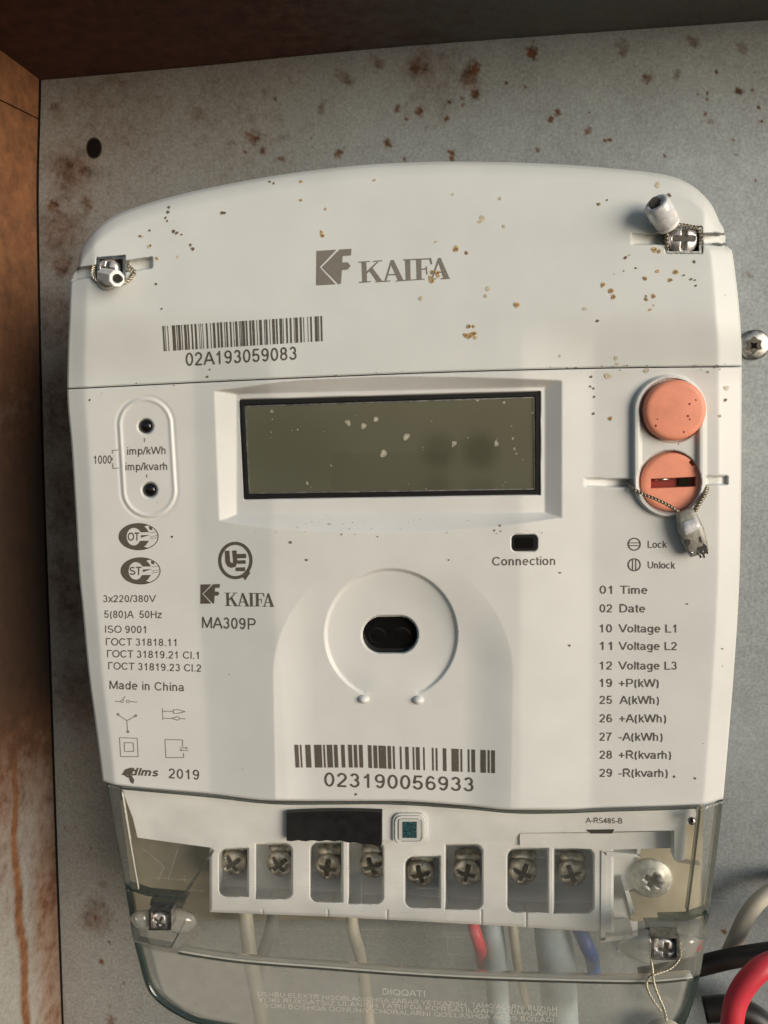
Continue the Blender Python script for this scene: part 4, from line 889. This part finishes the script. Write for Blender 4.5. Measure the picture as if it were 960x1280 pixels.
# small eyelet at the right corner of the cover
dome('eyelet', 865, 1027, -13, 4.6, 2, M['steel_dull'], tcov, sk=3); mb = MB(); mb.prism(ell(865, 1026, 2, 2.6, 12), -10.6, -12); mb.build('eyelet_hole', M['hole'], tcov)

# ================================================================== SEALS
def sleeve(name, p0, p1, ro, ri, m, parent, seg=8):
    """hollow sleeve from p0 to p1 (px,py,h)"""
    a, b = P(*p0), P(*p1); t = (b-a).normalized(); u_ = t.cross(Vector((0, 0, 1))).normalized(); v_ = t.cross(u_)
    prof = [(a, ro*.8), (a+t*2*S, ro), (a+(b-a)*.5, ro*1.02), (b-t*1.5*S, ro), (b, ro*.9), (b, ri*1.15), (b-t*2*S, ri), (a+(b-a)*.45, ri*.8), (a+(b-a)*.45, .01)]
    V = []; Fs = []
    for c, r in prof:
        for k in range(seg): an = 2*math.pi*(k+.5)/seg; V.append(c+(u_*math.cos(an)+v_*math.sin(an))*r*S)
    for i in range(len(prof)-1):
        for k in range(seg): Fs.append((i*seg+k, i*seg+(k+1) % seg, (i+1)*seg+(k+1) % seg, (i+1)*seg+k))
    return mesh(name, V, Fs, m, parent, seg > 10)
SG = 'wire seals on the meter screws'
sA = thing('wire_seal', 'small seal with bright white hexagonal end on the screw at the upper left corner', 'seal', SG)
sleeve('sleeve', (130, 345, hTL+2), (146.5, 348.5, hTL+30), 10.5, 5.5, M['sealw'], sA, 8)
dome('capsule', 134, 351, hTL+4, 13, 9, M['sealg'], sA, 11)
mb = MB(); mb.prism(ell(147.3, 347.8, 4.4, 5, 12), hTL+29.6, hTL+22); mb.build('bore', M['dark'], sA)
twist('wire', [(118,330,hTL-6),(116,344,hTL+4),(126,352,hTL+8),(150,354,hTL+6),(166,345,hTL+1),(160,332,hTL-4)], 1.1, M['copper'], sA)
twist('wire', [(160,332,hTL-4),(168,340,hTL),(163,347,hTL+3)], 1.3, M['wire'], sA)
sB = thing('wire_seal', 'clear cylindrical seal with a dark bore above the screw at the upper right corner', 'seal', SG)
hs = float(H(820, 270))
sleeve('sleeve', (835, 279, hs+9), (819.5, 254, hs+27), 14.5, 7.5, M['sealt'], sB, 18)
sleeve('crimp', (838, 285, hs+7), (829, 270, hs+14), 12.5, 6, M['sealw'], sB, 12)
mb = MB(); mb.prism(ell(819.2, 253.5, 6.8, 7.8, 16), hs+25, hs+19); mb.build('bore', M['dark'], sB)
twist('wire', [(840,281,hs+6),(850,281,hTR+4),(862,283,hTR+2),(872,286,hTR+1),(876,296,hTR-1),(875,308,hTR-4)], .8, M['wire'], sB)
twist('wire', [(836,288,hs+4),(833,298,hTR),(834,312,hTR-2)], .9, M['wire'], sB)
sC = thing('wire_seal', 'grey plastic seal hanging on twisted wire from the slotted orange button', 'seal', SG)
def slab(name, path, widths, thick, m, parent, seg=14):
    V = []; Fs = []; n = len(path)
    pp = [P(*p) for p in path]
    for i, p in enumerate(pp):
        t = (pp[min(i+1, n-1)]-pp[max(i-1, 0)]).normalized(); a = t.cross(Vector((0, 1, 0))).normalized(); b = t.cross(a)
        for k in range(seg):
            an = 2*math.pi*k/seg; c_, s_ = math.cos(an), math.sin(an)
            sq = lambda x: math.copysign(abs(x)**.6, x)
            V.append(p+a*sq(c_)*widths[i]*S+b*sq(s_)*thick[i]*S)
    for i in range(n-1):
        for k in range(seg): Fs.append((i*seg+k, i*seg+(k+1) % seg, (i+1)*seg+(k+1) % seg, (i+1)*seg+k))
    Fs += [tuple(range(seg-1, -1, -1)), tuple(range((n-1)*seg, n*seg))]
    return mesh(name, V, Fs, m, parent, True)
hq = -14
slab('capsule', [(855.5,637.5,hq+11),(857,641,hq+11),(860,652,hq+11),(864,663,hq+11),(867,672,hq+11),(871,684,hq+10),(873.5,691,hq+9)], [9,11.5,13.5,14.5,14.5,13,11.5], [5,7,8,8.5,7,7,6], M['sealg'], sC)
slab('window', [(861,650,hq+15),(864.5,661,hq+16),(866,664,hq+16)], [9,11,11], [5,5,4], M['sealt'], sC)
mb = MB(); mb.prism(ell(860,677.5,3.2,3.8,12), hq+18.2, hq+14); mb.build('bore', M['dark'], sC)
mb = MB(); mb.prism([(870,684),(876,676),(883,682),(885,688),(880,694),(874,692)], hq+17, hq+10); mb.build('bore', M['dark'], sC)
mb = MB(); mb.prism([(873,667),(876,671),(878,679),(874,676)], hq+18, hq+13); mb.build('bore', M['dark'], sC)
for q in ((872,688,876,697),(878,687,880,697),(882,683,884,692),(866,690,862,692)): mesh('wire_end', *tube([P(q[0], q[1], hq+16), P(q[2], q[3], hq+15)], 1.4*S, 8), M['steel'], sC, True)
twist('wire', [(784,602,-24),(792,611,-6),(805,618,-3),(820,624,1),(836,632,3),(848,640,1)], 1.15, M['wire'], sC, sep=1.1)
twist('wire', [(884,607,-18),(881,617,-8),(875,627,-3),(868,639,0)], 1.7, M['wire'], sC, sep=1.7)
sD = thing('wire_seal', 'cream round seal on twisted wires under the lower right sealing screw', 'seal', SG)
dome('capsule', 831, 1296, -4, 24, 10, M['whitei'], sD, 20)
twist('wire', [(811,1171,-12),(812,1190,-2),(815,1210,-2),(818,1232,-6),(830,1262,-6),(833,1276,-2)], 1.0, M['copper'], sD, sep=1.3)
twist('wire', [(849,1178,-10),(850,1195,-4),(838,1210,-4),(815,1219,-4),(808,1228,-8),(812,1243,-8),(826,1264,-6)], .9, M['copper'], sD, sep=1.2)

# clear plastic bosses either side of the lower sealing screws
slab('boss', [(213,1150,-8),(216,1150.5,-6),(228,1152,-6),(238,1154,-8),(245,1155,-14)], [13,15,15,12,4], [8,10,10,8,3], M['boss'], tcov)
slab('boss', [(168,1150,-14),(172,1149,-10),(186,1149,-8)], [8,11,12], [5,8,9], M['boss'], tcov)
slab('boss', [(816,1184,-6),(808,1183,-4),(795,1183,-4),(782,1185,-8),(773,1188,-14)], [20,21,18,12,4], [9,11,10,7,3], M['boss'], tcov)
slab('boss', [(849,1183,-8),(862,1182,-12),(873,1181,-20)], [15,14,10], [9,8,5], M['boss'], tcov)
# ================================================================== CABLES
cable('power_cable', [(914,1420,-120),(912,1330,-120),(915,1280,-120),(921,1250,-125),(938,1223,-130),(962,1205,-140),(1010,1192,-170),(1080,1190,-240)], 15.5, M['red'], 'thick glossy red cable curving up at the bottom right corner', 'cable', group='power cables beside the meter')
cable('power_cable', [(906,1205,-270),(918,1178,-270),(932,1148,-275),(950,1125,-280),(975,1110,-290),(1020,1098,-310)], 12.5, M['whitei'], 'off-white cable bending upward right of the clear cover', 'cable', group='power cables beside the meter')
cable('power_cable', [(800,1222,-240),(860,1211,-235),(905,1200,-230),(950,1192,-225),(1030,1181,-225)], 15, M['blacki'], 'black cable running sideways behind the red cable', 'cable', group='power cables beside the meter')
cable('power_cable', [(880,1262,-280),(920,1262,-275),(960,1290,-270),(990,1380,-270)], 20, M['blacki'], 'black cable dropping out of view inside the red curve', 'cable', group='power cables beside the meter')
for pts, r, m_, lab in (
   ([(306,1128,-120),(309,1165,-110),(314,1205,-95),(322,1245,-80),(334,1320,-75)], 11, 'whitei', 'off-white wire below the first terminal, brightest seen through the clear cover'),
   ([(345,1128,-120),(338,1165,-115),(328,1195,-120),(318,1230,-160)], 10, 'greyi', 'dark grey wire slanting below the second terminal'),
   ([(438,1128,-120),(442,1165,-105),(452,1205,-110),(466,1320,-150)], 9, 'whitei', 'off-white wire below the third terminal behind the clear cover'),
   ([(592,1152,-85),(592,1158,-78),(596,1172,-74),(600,1186,-90),(602,1205,-200)], 9, 'red', 'short red wire below the sixth terminal behind the clear cover'),
   ([(640,1140,-110),(643,1175,-100),(648,1210,-120),(660,1260,-170)], 7, 'whitei', 'slim off-white wire between the red and blue wires'),
   ([(723,1160,-88),(727,1167,-78),(734,1183,-74),(739,1194,-90),(742,1212,-200)], 10.5, 'blue', 'short blue wire below the eighth terminal behind the clear cover'),
   ([(690,1142,-120),(692,1175,-105),(696,1210,-120),(704,1320,-200)], 27, 'paleblue', 'thick pale blue-grey wire below the seventh terminal'),
   ([(612,1142,-130),(616,1170,-115),(620,1210,-130),(626,1320,-200)], 17, 'paleblue', 'pale blue-grey wire between the red wire and the slim off-white one')):
    cable('insulated_wire', pts, r, M[m_], lab, 'wire', group='insulated wires seen through the clear cover')
